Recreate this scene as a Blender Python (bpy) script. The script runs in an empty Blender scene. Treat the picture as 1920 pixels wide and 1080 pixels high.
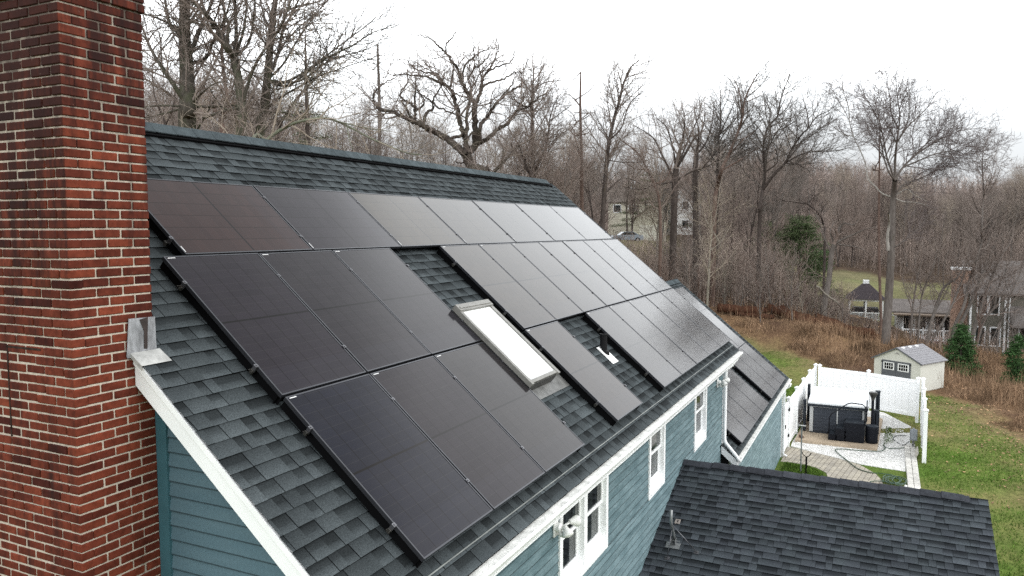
import bpy, math, random
import numpy as np
from mathutils import Vector, Matrix
random.seed(7); rng = np.random.default_rng(7)
C = bpy.context.scene
COL = C.collection
rad = math.radians

# ------------------------------------------------------------------ camera frame (world axes of the camera: right, down, forward)
CAM = np.array([-4.473, -6.581, 7.9]); F = 1448.9
WR = np.array([[0.43440, -0.06894, 0.89808], [-0.90072, -0.03247, 0.43319], [-0.00077, -0.99709, -0.07618]])
u0, s0, vt = np.linalg.svd(WR); WR = u0 @ vt
TH = rad(40.0); CT, ST = math.cos(TH), math.sin(TH)
Z0 = 8.405
PO = np.array([0, 0, Z0]); PN = np.array([0, -ST, CT]); PD = np.array([0, -CT, -ST]); PU = np.array([1.0, 0, 0])

def at(x, y, d):            # world point seen at photo position x, y at a given distance ahead
    return CAM + WR @ np.array([(x - 960) / F * d, (y - 540) / F * d, d])
def ahead(p):
    return float(WR[:, 2] @ (np.asarray(p) - CAM))

# ------------------------------------------------------------------ scene graph helpers
def props(o, label=None, cat=None, group=None, kind=None):
    if label: o['label'] = label
    if cat: o['category'] = cat
    if group: o['group'] = group
    if kind: o['kind'] = kind
    return o

def thing(name, loc, label, cat, group=None, rot=None):
    o = bpy.data.objects.new(name, None); COL.objects.link(o)
    o.empty_display_size = 0.2
    o.location = loc
    if rot is not None: o.rotation_euler = rot
    return props(o, label, cat, group)

class MB:
    """collects polygons for one mesh; optional tint per vertex"""
    def __init__(s): s.v = []; s.f = []; s.t = []
    def add(s, V, Fc, t=1.0):
        b = len(s.v); s.v.extend([tuple(map(float, p)) for p in V])
        s.f.extend([tuple(i + b for i in f) for f in Fc])
        s.t.extend([t] * len(V) if np.isscalar(t) else list(t)); return s
    def quad(s, a, b, c, d, t=1.0): return s.add([a, b, c, d], [(0, 1, 2, 3)], t)
    def box(s, c, size, R=None, t=1.0, bev=0.0):
        hx, hy, hz = [k / 2 for k in size]; c = np.asarray(c, float)
        if bev <= 0:
            P = np.array([[x * hx, y * hy, z * hz] for x in (-1, 1) for y in (-1, 1) for z in (-1, 1)])
            Fc = [(0, 1, 3, 2), (4, 6, 7, 5), (0, 4, 5, 1), (2, 3, 7, 6), (0, 2, 6, 4), (1, 5, 7, 3)]
        else:
            P = []; idx = {}
            for x in (-1, 1):
                for y in (-1, 1):
                    for z in (-1, 1):
                        for ax in range(3):
                            q = [x * (hx - bev), y * (hy - bev), z * (hz - bev)]
                            q[ax] = (x, y, z)[ax] * (hx, hy, hz)[ax]
                            idx[(x, y, z, ax)] = len(P); P.append(q)
            P = np.array(P); Fc = []
            for ax in range(3):
                o = [k for k in range(3) if k != ax]
                for sg in (-1, 1):
                    ring = []
                    for a, b in ((-1, -1), (1, -1), (1, 1), (-1, 1)):
                        k = [0, 0, 0]; k[ax] = sg; k[o[0]] = a; k[o[1]] = b
                        ring.append(idx[(*k, ax)])
                    if (sg == 1) == (ax == 1): ring = ring[::-1]
                    Fc.append(tuple(ring))
            for ax in range(3):
                o = [k for k in range(3) if k != ax]
                for a in (-1, 1):
                    for b in (-1, 1):
                        q = []
                        for e, w in ((-1, o[0]), (1, o[0]), (1, o[1]), (-1, o[1])):
                            k = [0, 0, 0]; k[ax] = e; k[o[0]] = a; k[o[1]] = b
                            q.append(idx[(*k, w)])
                        Fc.append(tuple(q))
            for x in (-1, 1):
                for y in (-1, 1):
                    for z in (-1, 1): Fc.append(tuple(idx[(x, y, z, a)] for a in range(3)))
        if R is not None: P = P @ np.asarray(R).T
        return s.add(P + c, Fc, t)
    def bb(s, a, b, t=1.0, bev=0.0):      # box from corner to corner
        a = np.minimum(a, b); b2 = np.maximum(a, b) if False else np.asarray(b, float)
        lo = np.minimum(np.asarray(a, float), b2); hi = np.maximum(np.asarray(a, float), b2)
        return s.box((lo + hi) / 2, hi - lo, None, t, bev)
    def tube(s, pts, r, n=8, cap=True, t=1.0):
        pts = np.asarray(pts, float); m = len(pts)
        r = np.full(m, r) if np.isscalar(r) else np.asarray(r, float)
        T = np.gradient(pts, axis=0); T /= np.linalg.norm(T, axis=1)[:, None] + 1e-9
        ref = np.array([0.3, 0.2, 1.0]) if abs(T.mean(0)[2]) < 0.8 * np.linalg.norm(T.mean(0)) + 1e-9 else np.array([1.0, 0.2, 0.1])
        U = np.cross(T, ref); U /= np.linalg.norm(U, axis=1)[:, None] + 1e-9
        Wv = np.cross(T, U)
        a = np.arange(n) / n * 2 * math.pi
        V = pts[:, None] + r[:, None, None] * (np.cos(a)[None, :, None] * U[:, None] + np.sin(a)[None, :, None] * Wv[:, None])
        V = V.reshape(-1, 3); Fc = []
        for i in range(m - 1):
            for j in range(n):
                k = (j + 1) % n
                Fc.append((i * n + j, i * n + k, (i + 1) * n + k, (i + 1) * n + j))
        if cap: Fc += [tuple(range(n))[::-1], tuple((m - 1) * n + j for j in range(n))]
        return s.add(V, Fc, t)
    def lathe(s, c, prof, n=16, axis=(0, 0, 1), t=1.0):   # prof: (radius, height)
        ax = Vector(axis).normalized(); q = Vector((0, 0, 1)).rotation_difference(ax).to_matrix()
        V = []; Fc = []
        for r, h in prof:
            for j in range(n):
                a = j / n * 2 * math.pi
                V.append(np.array(q @ Vector((r * math.cos(a), r * math.sin(a), h))) + np.asarray(c))
        for i in range(len(prof) - 1):
            for j in range(n):
                k = (j + 1) % n; Fc.append((i * n + j, i * n + k, (i + 1) * n + k, (i + 1) * n + j))
        Fc += [tuple(range(n))[::-1], tuple((len(prof) - 1) * n + j for j in range(n))]
        return s.add(V, Fc, t)
    def build(s, name, mat, parent=None, smooth=False):
        me = bpy.data.meshes.new(name)
        off = np.array(parent_loc(parent)) if parent is not None else np.zeros(3)
        V = np.array(s.v) - off
        me.from_pydata(V.tolist(), [], s.f)
        if any(k != 1.0 for k in s.t):
            a = me.attributes.new('tint', 'FLOAT', 'POINT'); a.data.foreach_set('value', np.array(s.t, np.float32))
        me.materials.append(mat)
        if smooth: me.polygons.foreach_set('use_smooth', [True] * len(me.polygons))
        me.update()
        o = bpy.data.objects.new(name, me); COL.objects.link(o)
        if parent is not None: o.parent = parent
        return o

def parent_loc(p):           # parents are never rotated when meshes are given in world space
    l = Vector((0, 0, 0))
    while p is not None: l = l + Vector(p.location); p = p.parent
    return l

def mesh_np(name, V, Fq, mat, parent=None, tint=None, col=None, smooth=False):
    me = bpy.data.meshes.new(name); V = np.asarray(V, np.float32)
    if parent is not None: V = V - np.array(parent_loc(parent), np.float32)
    Fq = np.asarray(Fq, np.int32); n, k = Fq.shape
    me.vertices.add(len(V)); me.vertices.foreach_set('co', V.ravel())
    me.loops.add(n * k); me.loops.foreach_set('vertex_index', Fq.ravel())
    me.polygons.add(n); me.polygons.foreach_set('loop_start', np.arange(0, n * k, k, dtype=np.int32))
    if smooth: me.polygons.foreach_set('use_smooth', np.ones(n, bool))
    if tint is not None:
        a = me.attributes.new('tint', 'FLOAT', 'POINT'); a.data.foreach_set('value', np.asarray(tint, np.float32))
    if col is not None:
        a = me.attributes.new('gcol', 'FLOAT_COLOR', 'POINT')
        a.data.foreach_set('color', np.concatenate([col, np.ones((len(col), 1))], 1).astype(np.float32).ravel())
    me.materials.append(mat); me.update(calc_edges=True)
    o = bpy.data.objects.new(name, me); COL.objects.link(o)
    if parent is not None: o.parent = parent
    return o

# ------------------------------------------------------------------ materials
class NT:
    def __init__(s, name):
        s.m = bpy.data.materials.new(name); s.m.use_nodes = True; s.t = s.m.node_tree
        s.b = s.t.nodes['Principled BSDF']; s.n = s.t.nodes
    def new(s, typ, **k):
        n = s.n.new(typ)
        for a, b in k.items(): setattr(n, a, b)
        return n
    def ln(s, a, b): s.t.links.new(a, b)
    def val(s, sock, v):
        if hasattr(v, 'links') or isinstance(v, bpy.types.NodeSocket): s.ln(v, sock)
        else: sock.default_value = v
    def math(s, op, a, b=0.0, c=0.0):
        n = s.new('ShaderNodeMath', operation=op); s.val(n.inputs[0], a); s.val(n.inputs[1], b); s.val(n.inputs[2], c); return n.outputs[0]
    def mix(s, f, a, b, mode='MIX'):
        n = s.new('ShaderNodeMix', data_type='RGBA', blend_type=mode)
        s.val(n.inputs[0], f)
        for i, q in ((6, a), (7, b)): s.val(n.inputs[i], (*q, 1) if isinstance(q, tuple) and len(q) == 3 else q)
        return n.outputs[2]
    def noise(s, vec, scale, detail=4, rough=.55):
        n = s.new('ShaderNodeTexNoise'); n.inputs['Scale'].default_value = scale
        n.inputs['Detail'].default_value = detail; n.inputs['Roughness'].default_value = rough
        if vec is not None: s.ln(vec, n.inputs['Vector'])
        return n.outputs['Fac']
    def rng(s, v, a, b, c, d):
        n = s.new('ShaderNodeMapRange'); s.val(n.inputs[0], v)
        for i, q in enumerate((a, b, c, d)): n.inputs[i + 1].default_value = q
        return n.outputs[0]
    def obj(s): return s.new('ShaderNodeTexCoord').outputs['Object']
    def pos(s): return s.new('ShaderNodeNewGeometry').outputs['Position']
    def mapv(s, vec, scale=(1, 1, 1), rot=(0, 0, 0)):
        n = s.new('ShaderNodeMapping'); s.ln(vec, n.inputs[0]); n.inputs['Scale'].default_value = scale; n.inputs['Rotation'].default_value = rot
        return n.outputs[0]
    def attr(s, name, out='Fac'):
        n = s.new('ShaderNodeAttribute', attribute_name=name); return n.outputs[out]
    def scale_col(s, c, f):       # colour times a value
        v = s.new('ShaderNodeVectorMath', operation='SCALE')
        if isinstance(c, tuple): v.inputs[0].default_value = c
        else: s.ln(c, v.inputs[0])
        s.val(v.inputs['Scale'], f); return v.outputs[0]
    def bump(s, h, strength=.3, dist=.01):
        n = s.new('ShaderNodeBump'); n.inputs['Strength'].default_value = strength; n.inputs['Distance'].default_value = dist
        s.ln(h, n.inputs['Height']); s.ln(n.outputs[0], s.b.inputs['Normal'])
    def done(s, col, rough=.7, spec=.3, metal=0.0):
        s.val(s.b.inputs['Base Color'], (*col, 1) if isinstance(col, tuple) and len(col) == 3 else col)
        s.val(s.b.inputs['Roughness'], rough); s.b.inputs['Specular IOR Level'].default_value = spec; s.b.inputs['Metallic'].default_value = metal
        return s.m

def simple(name, col, rough=.6, var=.12, scale=6.0, bump=0.0, spec=.3, metal=0.0, tint=False, fine=0.0, stretch=(1, 1, 1)):
    s = NT(name); v = s.mapv(s.pos(), stretch)
    f = s.rng(s.noise(v, scale), .3, .7, 1 - var, 1 + var)
    if fine: f = s.math('MULTIPLY', f, s.rng(s.noise(v, 90, 2), .3, .7, 1 - fine, 1 + fine))
    if tint: f = s.math('MULTIPLY', f, s.attr('tint'))
    c = s.scale_col(col, f)
    if bump: s.bump(s.noise(v, scale * 6), bump)
    return s.done(c, rough, spec, metal)

# roof shingles: granules, tint per tab
def shingle_mat(name, col, col2):
    s = NT(name); p = s.pos()
    f = s.math('MULTIPLY', s.attr('tint'), s.rng(s.noise(p, 1.3, 3), .3, .7, .86, 1.14))
    g = s.noise(p, 120, 3, .8)
    f = s.math('MULTIPLY', f, s.rng(g, .32, .68, .45, 1.6))
    c = s.mix(s.rng(s.noise(p, 3.0, 2), .35, .65, 0, 1), col, col2)
    c = s.scale_col(c, f); s.bump(g, .5, .003)
    return s.done(c, .85, .05)
M_SH = shingle_mat('shingle_slate', (.049, .057, .060), (.042, .049, .052))
M_SHP = shingle_mat('shingle_charcoal', (.038, .043, .050), (.046, .054, .060))
M_CAP = simple('ridge_cap_shingle', (.060, .074, .080), .85, .2, 12, .3, .05, tint=True, fine=.35)
M_CAPP = simple('porch_cap_shingle', (.044, .047, .055), .85, .2, 12, .3, .05, tint=True, fine=.35)

# bricks
def brick_mat():
    s = NT('brick_red'); p = s.pos()
    t = s.attr('tint')
    c = s.mix(s.rng(t, .3, 1.6, 0, 1), (.056, .0135, .010), (.195, .045, .024))
    n1 = s.noise(p, 14, 5, .65); n2 = s.noise(p, 2.2, 4, .6)
    f = s.math('MULTIPLY', s.rng(n1, .3, .7, .62, 1.28), s.rng(n2, .35, .7, .72, 1.15))
    c = s.scale_col(c, f)
    # soot and rain streaks running down from the top of the stack
    z = s.new('ShaderNodeSeparateXYZ'); s.ln(p, z.inputs[0])
    st = s.noise(s.mapv(p, (5, 5, .8)), 1.5, 5, .65)
    hgt = s.rng(z.outputs[2], 7.2, 9.3, 0, .34)
    gn = s.new('ShaderNodeSeparateXYZ'); s.ln(s.new('ShaderNodeNewGeometry').outputs['Normal'], gn.inputs[0])
    side = s.rng(gn.outputs[0], -1, 0, .10, -.10)          # the mask is stronger on the outer face
    soot = s.math('MULTIPLY', s.rng(s.math('ADD', s.math('ADD', st, hgt), side), .58, .82, 0, 1), .8)
    c = s.mix(soot, c, (.018, .010, .010))
    pale = s.rng(s.noise(p, 22, 4, .7), .66, .74, 0, .35)
    c = s.mix(pale, c, (.30, .19, .16))
    s.bump(n1, .5, .006)
    return s.done(c, .88, .10)
M_BRICK = brick_mat()
def mortar_mat():
    s = NT('mortar'); p = s.pos(); n = s.noise(p, 30, 4, .6)
    z = s.new('ShaderNodeSeparateXYZ'); s.ln(p, z.inputs[0])
    st = s.math('ADD', s.noise(s.mapv(p, (5, 5, .8)), 1.5, 5, .65), s.rng(z.outputs[2], 7.2, 9.3, 0, .3))
    c = s.mix(s.rng(n, .3, .7, 0, 1), (.36, .31, .255), (.52, .46, .385))
    c = s.mix(s.rng(st, .60, .84, 0, .85), c, (.05, .035, .03))
    s.bump(n, .6, .004)
    return s.done(c, .9, .08)
M_MORT = mortar_mat()

# painted lap siding, weathered pale patches
def siding_mat(name, col, pale, amt):
    s = NT(name); p = s.pos()
    n = s.noise(s.mapv(p, (.8, .8, 3.6)), 2.2, 6, .70); n2 = s.noise(s.mapv(p, (.9, .9, 8.6)), 2.0, 3, .6)
    z = s.new('ShaderNodeSeparateXYZ'); s.ln(p, z.inputs[0])
    low = s.rng(z.outputs[2], 2.3, 4.6, .10, -.08)
    k = s.rng(s.math('ADD', s.math('ADD', n, s.math('MULTIPLY', n2, .55)), low), .62, 1.02, 0, amt)
    c = s.mix(k, col, pale)
    c = s.scale_col(c, s.rng(s.noise(p, 40, 3), .3, .7, .92, 1.08))
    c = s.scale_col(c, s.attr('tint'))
    return s.done(c, .6, .2)
M_SIDE = siding_mat('siding_teal_weathered', (.090, .142, .157), (.28, .375, .40), .58)
M_SIDG = siding_mat('siding_teal', (.078, .132, .160), (.115, .175, .20), .4)

M_WHITE = simple('white_paint', (.86, .87, .87), .45, .05, 3, 0, .4)
M_VINYL = simple('white_vinyl', (.90, .91, .91), .35, .02, 2, 0, .45)
M_GUARD = simple('gutter_guard', (.60, .60, .57), .6, .28, 7, .2, .35, fine=.35)
M_PIPE = simple('vent_pipe_black', (.007, .007, .008), .6, .2, 10, 0, .15)
M_ALU = simple('aluminium', (.42, .42, .41), .38, .15, 8, 0, .5, .6)
M_LEAD = simple('lead_flashing', (.30, .31, .33), .42, .5, 9, .2, .5, .45, stretch=(2, 2, .6))
M_LEADD = simple('tar_streak', (.035, .026, .024), .5, .4, 12)
M_TIN = simple('boot_flashing', (.80, .80, .79), .4, .05, 6, 0, .4)
M_DARKM = simple('dark_bronze', (.040, .038, .034), .4, .2, 8, 0, .5, .3)
M_SKYFR = simple('skylight_frame', (.21, .205, .19), .5, .2, 8, 0, .2, .0)
M_FRAME = simple('panel_frame', (.050, .051, .058), .35, .1, 8, 0, .5, .6)
M_BLACK = simple('gap_shade_black', (.0035, .0035, .004), .8, .1, 8, 0, .06)
M_CLAMP = simple('clamp_metal', (.13, .13, .14), .35, .15, 8, 0, .5, .7)
M_STICK = simple('sticker_white', (.75, .75, .74), .5, .04, 8)
M_GALV = simple('galvanised', (.26, .27, .27), .42, .3, 12, 0, .5, .6)
M_RUST = simple('painted_steel_tan', (.26, .23, .21), .6, .2, 12)
M_LAMP = simple('lamp_white', (.78, .78, .76), .4, .04, 8)
M_STRIP = simple('eave_strip', (.16, .17, .16), .5, .4, 5)

def blind_mat():
    s = NT('skylight_glass'); s.b.inputs['Coat Weight'].default_value = 1.0; s.b.inputs['Coat Roughness'].default_value = .04
    return s.done((.82, .83, .82), .6, .3)
M_BLIND = blind_mat()
def window_glass():
    s = NT('window_glass'); p = s.pos()
    f = s.rng(s.noise(s.mapv(p, (1, 1, .25)), 5, 3), .35, .65, .3, 1.6)
    return s.done(s.scale_col((.025, .030, .030), f), .03, .6)
M_GLASS = window_glass()

def panel_mat():
    """glass over mono cells: six columns by two times nine half cells, thin busbars; panel local x across, y along"""
    s = NT('solar_glass'); o = s.obj(); x = s.new('ShaderNodeSeparateXYZ'); s.ln(o, x.inputs[0])
    X, Y = x.outputs[0], x.outputs[1]
    def line(c, pitch, off, w):     # 1 on lines
        d = s.math('MODULO', s.math('ADD', c, 100 * pitch + off), pitch)
        d = s.math('ABSOLUTE', s.math('SUBTRACT', d, pitch / 2))
        return s.math('GREATER_THAN', d, pitch / 2 - w)
    col = line(X, .183, .0, .0026)
    row = line(Y, .0925, .0, .0009)
    bus = line(X, .01525, .0, .0009)
    fing = line(Y, .0058, .0, .0010)
    mid = s.math('LESS_THAN', s.math('ABSOLUTE', Y), .010)
    inf = s.new('ShaderNodeObjectInfo').outputs['Random']
    ix = s.math('FLOOR', s.math('DIVIDE', X, .183)); iy = s.math('FLOOR', s.math('DIVIDE', Y, .0925))
    wn = s.new('ShaderNodeTexWhiteNoise', noise_dimensions='3D'); cv = s.new('ShaderNodeCombineXYZ')
    s.ln(ix, cv.inputs[0]); s.ln(iy, cv.inputs[1]); s.ln(inf, cv.inputs[2]); s.ln(cv.outputs[0], wn.inputs['Vector'])
    oc = s.new('ShaderNodeObjectInfo').outputs['Color']; c = oc
    c = s.scale_col(c, s.rng(wn.outputs['Value'], 0, 1, .86, 1.14))
    c = s.mix(s.math('MULTIPLY', bus, .36), c, (.050, .053, .068))
    c = s.mix(s.math('MULTIPLY', fing, .15), c, (.040, .042, .055))
    c = s.mix(s.math('MULTIPLY', row, .50), c, (.055, .052, .05))
    c = s.mix(s.math('MULTIPLY', s.math('MAXIMUM', col, mid), 1.0), c, (.0015, .0015, .002))
    dust = s.rng(s.noise(s.pos(), 2.2, 5, .6), .35, .75, 0, .025)
    c = s.mix(dust, c, (.20, .19, .18))
    smear = s.rng(s.noise(s.mapv(s.pos(), (6, 6, 6)), 3, 5, .7), .68, .80, 0, .10)
    c = s.mix(smear, c, (.25, .27, .32))
    s.b.inputs['IOR'].default_value = 1.29
    s.b.inputs['Specular Tint'].default_value = (.30, .22, .18, 1)
    return s.done(c, .12, .5)
M_PV = panel_mat()

def bark(name, c1, c2, moss=None, k=.5):
    s = NT(name); p = s.pos()
    n = s.noise(s.mapv(p, (1, 1, .25)), 9, 5, .65)
    c = s.mix(s.rng(n, .3, .7, 0, 1), c1, c2)
    if moss: c = s.mix(s.rng(s.noise(p, 1.7, 4, .6), .42, .60, 0, k), c, moss)
    return s.done(c, .95, .04)
B_GREY = bark('bark_grey', (0.096, 0.083, 0.074), (0.184, 0.163, 0.147))
B_MOSS = bark('bark_mossy', (.045, .038, .031), (.118, .105, .090), (.085, .094, .056), .5)
B_DARK = bark('bark_dark', (0.043, 0.034, 0.030), (0.094, 0.077, 0.069))
B_OAK = bark('bark_oak', (.042, .033, .029), (.115, .094, .082), (.075, .080, .052), .3)
B_RED = bark('bark_reddish', (.095, .062, .050), (.170, .122, .102))
B_PALE = bark('bark_pale', (.16, .14, .115), (.26, .235, .20))
B_WHITE = bark('bark_sycamore_white', (.20, .185, .165), (.36, .34, .31))
B_TWIG = bark('twig_brown', (0.178, 0.145, 0.126), (0.264, 0.221, 0.196))
B_TWIGR = bark('twig_mauve', (.195, .148, .128), (.255, .205, .178))
B_TWIGP = bark('twig_tan', (0.232, 0.192, 0.153), (0.323, 0.273, 0.222))
M_LOG = bark('rotten_log', (.030, .018, .013), (.100, .045, .028))
M_NEED = simple('needles_green', (.042, .085, .030), .6, .35, 3, spec=.05, tint=True)
M_NEEDY = simple('needles_olive', (.075, .095, .045), .6, .35, 3, spec=.05, tint=True)
M_NEEDG = simple('needles_bright', (.074, .100, .046), .6, .35, 3, spec=.05, tint=True)
M_DRY = simple('dry_stems', (.240, .158, .100), .9, .35, .7, spec=.05, tint=True)
M_THICK = simple('thicket_stems', (.27, .215, .185), .9, .35, .25, spec=.05, tint=True)
M_LEAF = simple('dead_leaves', (.26, .155, .085), .8, .35, 2, tint=True)
M_GRASS = simple('grass_blades', (.080, .140, .024), .7, .3, .6, spec=.05, tint=True)
def ground_mat():
    s = NT('earth'); p = s.pos(); c = s.attr('gcol', 'Color')
    n1 = s.noise(p, .8, 5, .62); n2 = s.noise(p, 6, 5, .7); n3 = s.noise(p, 28, 3, .7)
    f = s.math('MULTIPLY', s.rng(n1, .3, .7, .78, 1.22), s.math('MULTIPLY', s.rng(n2, .3, .7, .62, 1.38), s.rng(n3, .3, .7, .62, 1.38)))
    c2 = s.scale_col(c, f)
    br = s.rng(s.math('ADD', s.math('MULTIPLY', n2, .5), s.math('MULTIPLY', n1, .5)), .50, .62, 0, .55)
    c2 = s.mix(br, c2, s.mix(.5, c2, (.19, .145, .062)))
    s.bump(n2, .8, .05)
    return s.done(c2, .95, .03)
M_EARTH = ground_mat()

# ------------------------------------------------------------------ world, sun, camera
w = bpy.data.worlds.new('World'); C.world = w; w.use_nodes = True
nt = w.node_tree; bg = nt.nodes['Background']
sky = nt.nodes.new('ShaderNodeTexSky'); sky.sky_type = 'NISHITA'; sky.sun_disc = False
SUN_EL, SUN_AZ = rad(40), rad(-82)          # sun azimuth measured from +X, counter-clockwise
sky.sun_elevation = SUN_EL; sky.sun_rotation = math.pi / 2 - SUN_AZ; sky.dust_density = 4
hs = nt.nodes.new('ShaderNodeHueSaturation'); hs.inputs['Saturation'].default_value = .5
nt.links.new(sky.outputs[0], hs.inputs['Color'])
tc = nt.nodes.new('ShaderNodeTexCoord'); sx = nt.nodes.new('ShaderNodeSeparateXYZ'); nt.links.new(tc.outputs['Generated'], sx.inputs[0])
def wmath(op, *ins):
    n = nt.nodes.new('ShaderNodeMath'); n.operation = op
    for i, q in enumerate(ins):
        if isinstance(q, (int, float)): n.inputs[i].default_value = q
        else: nt.links.new(q, n.inputs[i])
    return n.outputs[0]
def wrange(v, a, b, c, d):
    n = nt.nodes.new('ShaderNodeMapRange'); nt.links.new(v, n.inputs[0])
    for i, q in enumerate((a, b, c, d)): n.inputs[i + 1].default_value = q
    return n.outputs[0]
SUNV = Vector((math.cos(SUN_EL) * math.cos(SUN_AZ), math.cos(SUN_EL) * math.sin(SUN_AZ), math.sin(SUN_EL)))
dt = nt.nodes.new('ShaderNodeVectorMath'); dt.operation = 'DOT_PRODUCT'; nt.links.new(tc.outputs['Generated'], dt.inputs[0]); dt.inputs[1].default_value = Vector((math.cos(rad(14)) * math.cos(rad(-6)), math.cos(rad(14)) * math.sin(rad(-6)), math.sin(rad(14))))
rp_ = nt.nodes.new('ShaderNodeValToRGB'); nt.links.new(sx.outputs[2], rp_.inputs[0])        # overcast: bright band low down, heavier cloud overhead
EL = [(0.0, .62), (.045, .72), (.10, .82), (.15, 1.35), (.215, 2.9), (.555, 2.9), (.62, 1.4), (.70, 1.05), (1.0, .95)]
while len(rp_.color_ramp.elements) < len(EL): rp_.color_ramp.elements.new(.5)
for el_, (p_, v_) in zip(rp_.color_ramp.elements, EL): el_.position = p_; el_.color = (v_ / 4, v_ / 4, v_ / 4, 1)
grad = wmath('MULTIPLY', rp_.outputs[0], 4 / .115)
glow = wmath('MULTIPLY', wmath('MULTIPLY', grad, .10), wmath('MAXIMUM', wmath('MULTIPLY', dt.outputs['Value'], -1.0), 0.0))    # sky brightened behind the viewer, added to light faces turned this way
cl = nt.nodes.new('ShaderNodeTexNoise'); cl.inputs['Scale'].default_value = 3.0; cl.inputs['Detail'].default_value = 5
nt.links.new(tc.outputs['Generated'], cl.inputs['Vector'])
mm = wmath('MULTIPLY', wmath('ADD', grad, glow), wrange(cl.outputs['Fac'], .3, .7, .93, 1.07))
vs = nt.nodes.new('ShaderNodeVectorMath'); vs.operation = 'SCALE'; vs.inputs[0].default_value = (.965, 1.0, 1.025); nt.links.new(mm, vs.inputs['Scale'])
mx = nt.nodes.new('ShaderNodeMix'); mx.data_type = 'RGBA'; mx.inputs[0].default_value = .92
nt.links.new(hs.outputs[0], mx.inputs[6]); nt.links.new(vs.outputs[0], mx.inputs[7]); nt.links.new(mx.outputs[2], bg.inputs['Color'])
bg.inputs['Strength'].default_value = .115
w.cycles.sampling_method = 'MANUAL'; w.cycles.sample_map_resolution = 2048
sd = bpy.data.lights.new('sun', 'SUN'); sd.energy = .75; sd.angle = rad(35); sd.color = (1, .97, .93)
so = bpy.data.objects.new('sun', sd); COL.objects.link(so); so.location = (0, -20, 40)
dv = SUNV
so.rotation_euler = dv.to_track_quat('Z', 'Y').to_euler()
cd = bpy.data.cameras.new('camera'); cd.sensor_width = 36; cd.lens = 36 * F / 1920; cd.clip_end = 5000; cd.clip_start = .05
co = bpy.data.objects.new('camera', cd); COL.objects.link(co); C.camera = co
mw = Matrix.Identity(4)
for i in range(3):
    mw[i][0] = WR[i, 0]; mw[i][1] = -WR[i, 1]; mw[i][2] = -WR[i, 2]; mw[i][3] = CAM[i]
co.matrix_world = mw
C.view_settings.view_transform = 'Standard'; C.view_settings.look = 'None'; C.view_settings.exposure = .26; C.view_settings.gamma = 1
C.render.film_transparent = False
C.cycles.use_denoising = False; C.cycles.use_adaptive_sampling = False; C.cycles.sample_clamp_indirect = 2.5; C.cycles.blur_glossy = .5; C.cycles.max_bounces = 6; C.cycles.diffuse_bounces = 3; C.cycles.glossy_bounces = 3; C.cycles.caustics_reflective = False


# ================================================================== HOUSE
house = thing('house', (6, 1, 0), 'two storey teal lap sided house with slate grey shingle roofs, brick chimney and white trim', 'house')
OFF = .14
def rp(u, v, h=0.0, off=OFF): return PO + PU * u + PD * v + PN * (h - off)
YR = 0.965; ZR = 9.03          # ridge
def mirror(P, yr=YR): P = np.array(P, float); P[..., 1] = 2 * yr - P[..., 1]; return P

def shingles(name, O, U, V, N, u0, u1, vlen, e, mat, parent, seed, lift=.0075, cuts=None, flip=False):
    """laminated shingle courses from the eave up: O top corner, V down the slope; u0 may depend on v"""
    r = np.random.default_rng(seed); P = []; T = []
    n = int(math.ceil(vlen / e)); O, U, V, N = [np.asarray(k, float) for k in (O, U, V, N)]
    def pt(u, v, h): return O + U * u + V * v + N * h
    for i in range(n):
        vb = vlen - i * e; vt_ = max(0.0, vb - e)
        a0 = u0((vb + vt_) / 2) if callable(u0) else u0
        u = a0 - r.uniform(0, .2); tooth = bool(r.integers(2))
        wv = r.normal(0, .0016)
        while u < u1:
            wd = r.uniform(.09, .24) if tooth else r.uniform(.08, .18)
            if r.random() < .16: wd += .14
            ua, ub = max(u, a0), min(u + wd, u1)
            u += wd
            if ub - ua < .012: tooth = not tooth; continue
            hb = lift * 1.2 + (lift * .45 if tooth else 0) + r.normal(0, .0006); ht = hb - lift * 1.2
            base = math.exp(r.normal(0, .12))
            vbj = vb + wv + r.normal(0, .0010); g = .0016
            dark = (not tooth) or r.random() < .18
            if not dark:
                P += [pt(ua + g, vt_, ht), pt(ub - g, vt_, ht), pt(ub - g, vbj, hb), pt(ua + g, vbj, hb)]; T += [base * .72] * 2 + [base * 1.32] * 2
            else:      # the printed shadow band of the laminate: dark at the head of the tab, fading out downwards
                vm = vt_ + (vb - vt_) * r.uniform(.40, .62); d = r.uniform(.24, .46); d2 = r.uniform(.42, .84)
                hm = (ht + hb) / 2
                P += [pt(ua + g, vt_, ht), pt(ub - g, vt_, ht), pt(ub - g, vm, hm), pt(ua + g, vm, hm)]; T += [base * d, base * d, base * d2, base * d2]
                P += [pt(ua + g, vm, hm), pt(ub - g, vm, hm), pt(ub - g, vbj, hb), pt(ua + g, vbj, hb)]; T += [base * (d2 + .16)] * 2 + [base * 1.36] * 2
            P += [pt(ua, vbj, hb), pt(ub, vbj, hb), pt(ub, vbj - .003, -.006), pt(ua, vbj - .003, -.006)]; T += [base * .25] * 4  # butt face tinted dark: the shadow line under each course, painted in
            tooth = not tooth
    # underlay slab just below the tabs
    aa = u0(vlen) if callable(u0) else u0
    P = np.array(P); Fq = np.arange(len(P)).reshape(-1, 4)
    return mesh_np(name, P, Fq, mat, parent, tint=np.array(T))

def slab(name, O, U, V, N, u0, u1, v0, v1, thick, mat, parent, top=-.004):
    O, U, V, N = [np.asarray(k, float) for k in (O, U, V, N)]
    m = MB(); q = [O + U * a + V * b + N * h for a in (u0, u1) for b in (v0, v1) for h in (top, top - thick)]
    m.add(q, [(0, 1, 3, 2), (4, 6, 7, 5), (0, 4, 5, 1), (2, 3, 7, 6), (0, 2, 6, 4), (1, 5, 7, 3)])
    return m.build(name, mat, parent)

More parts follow.
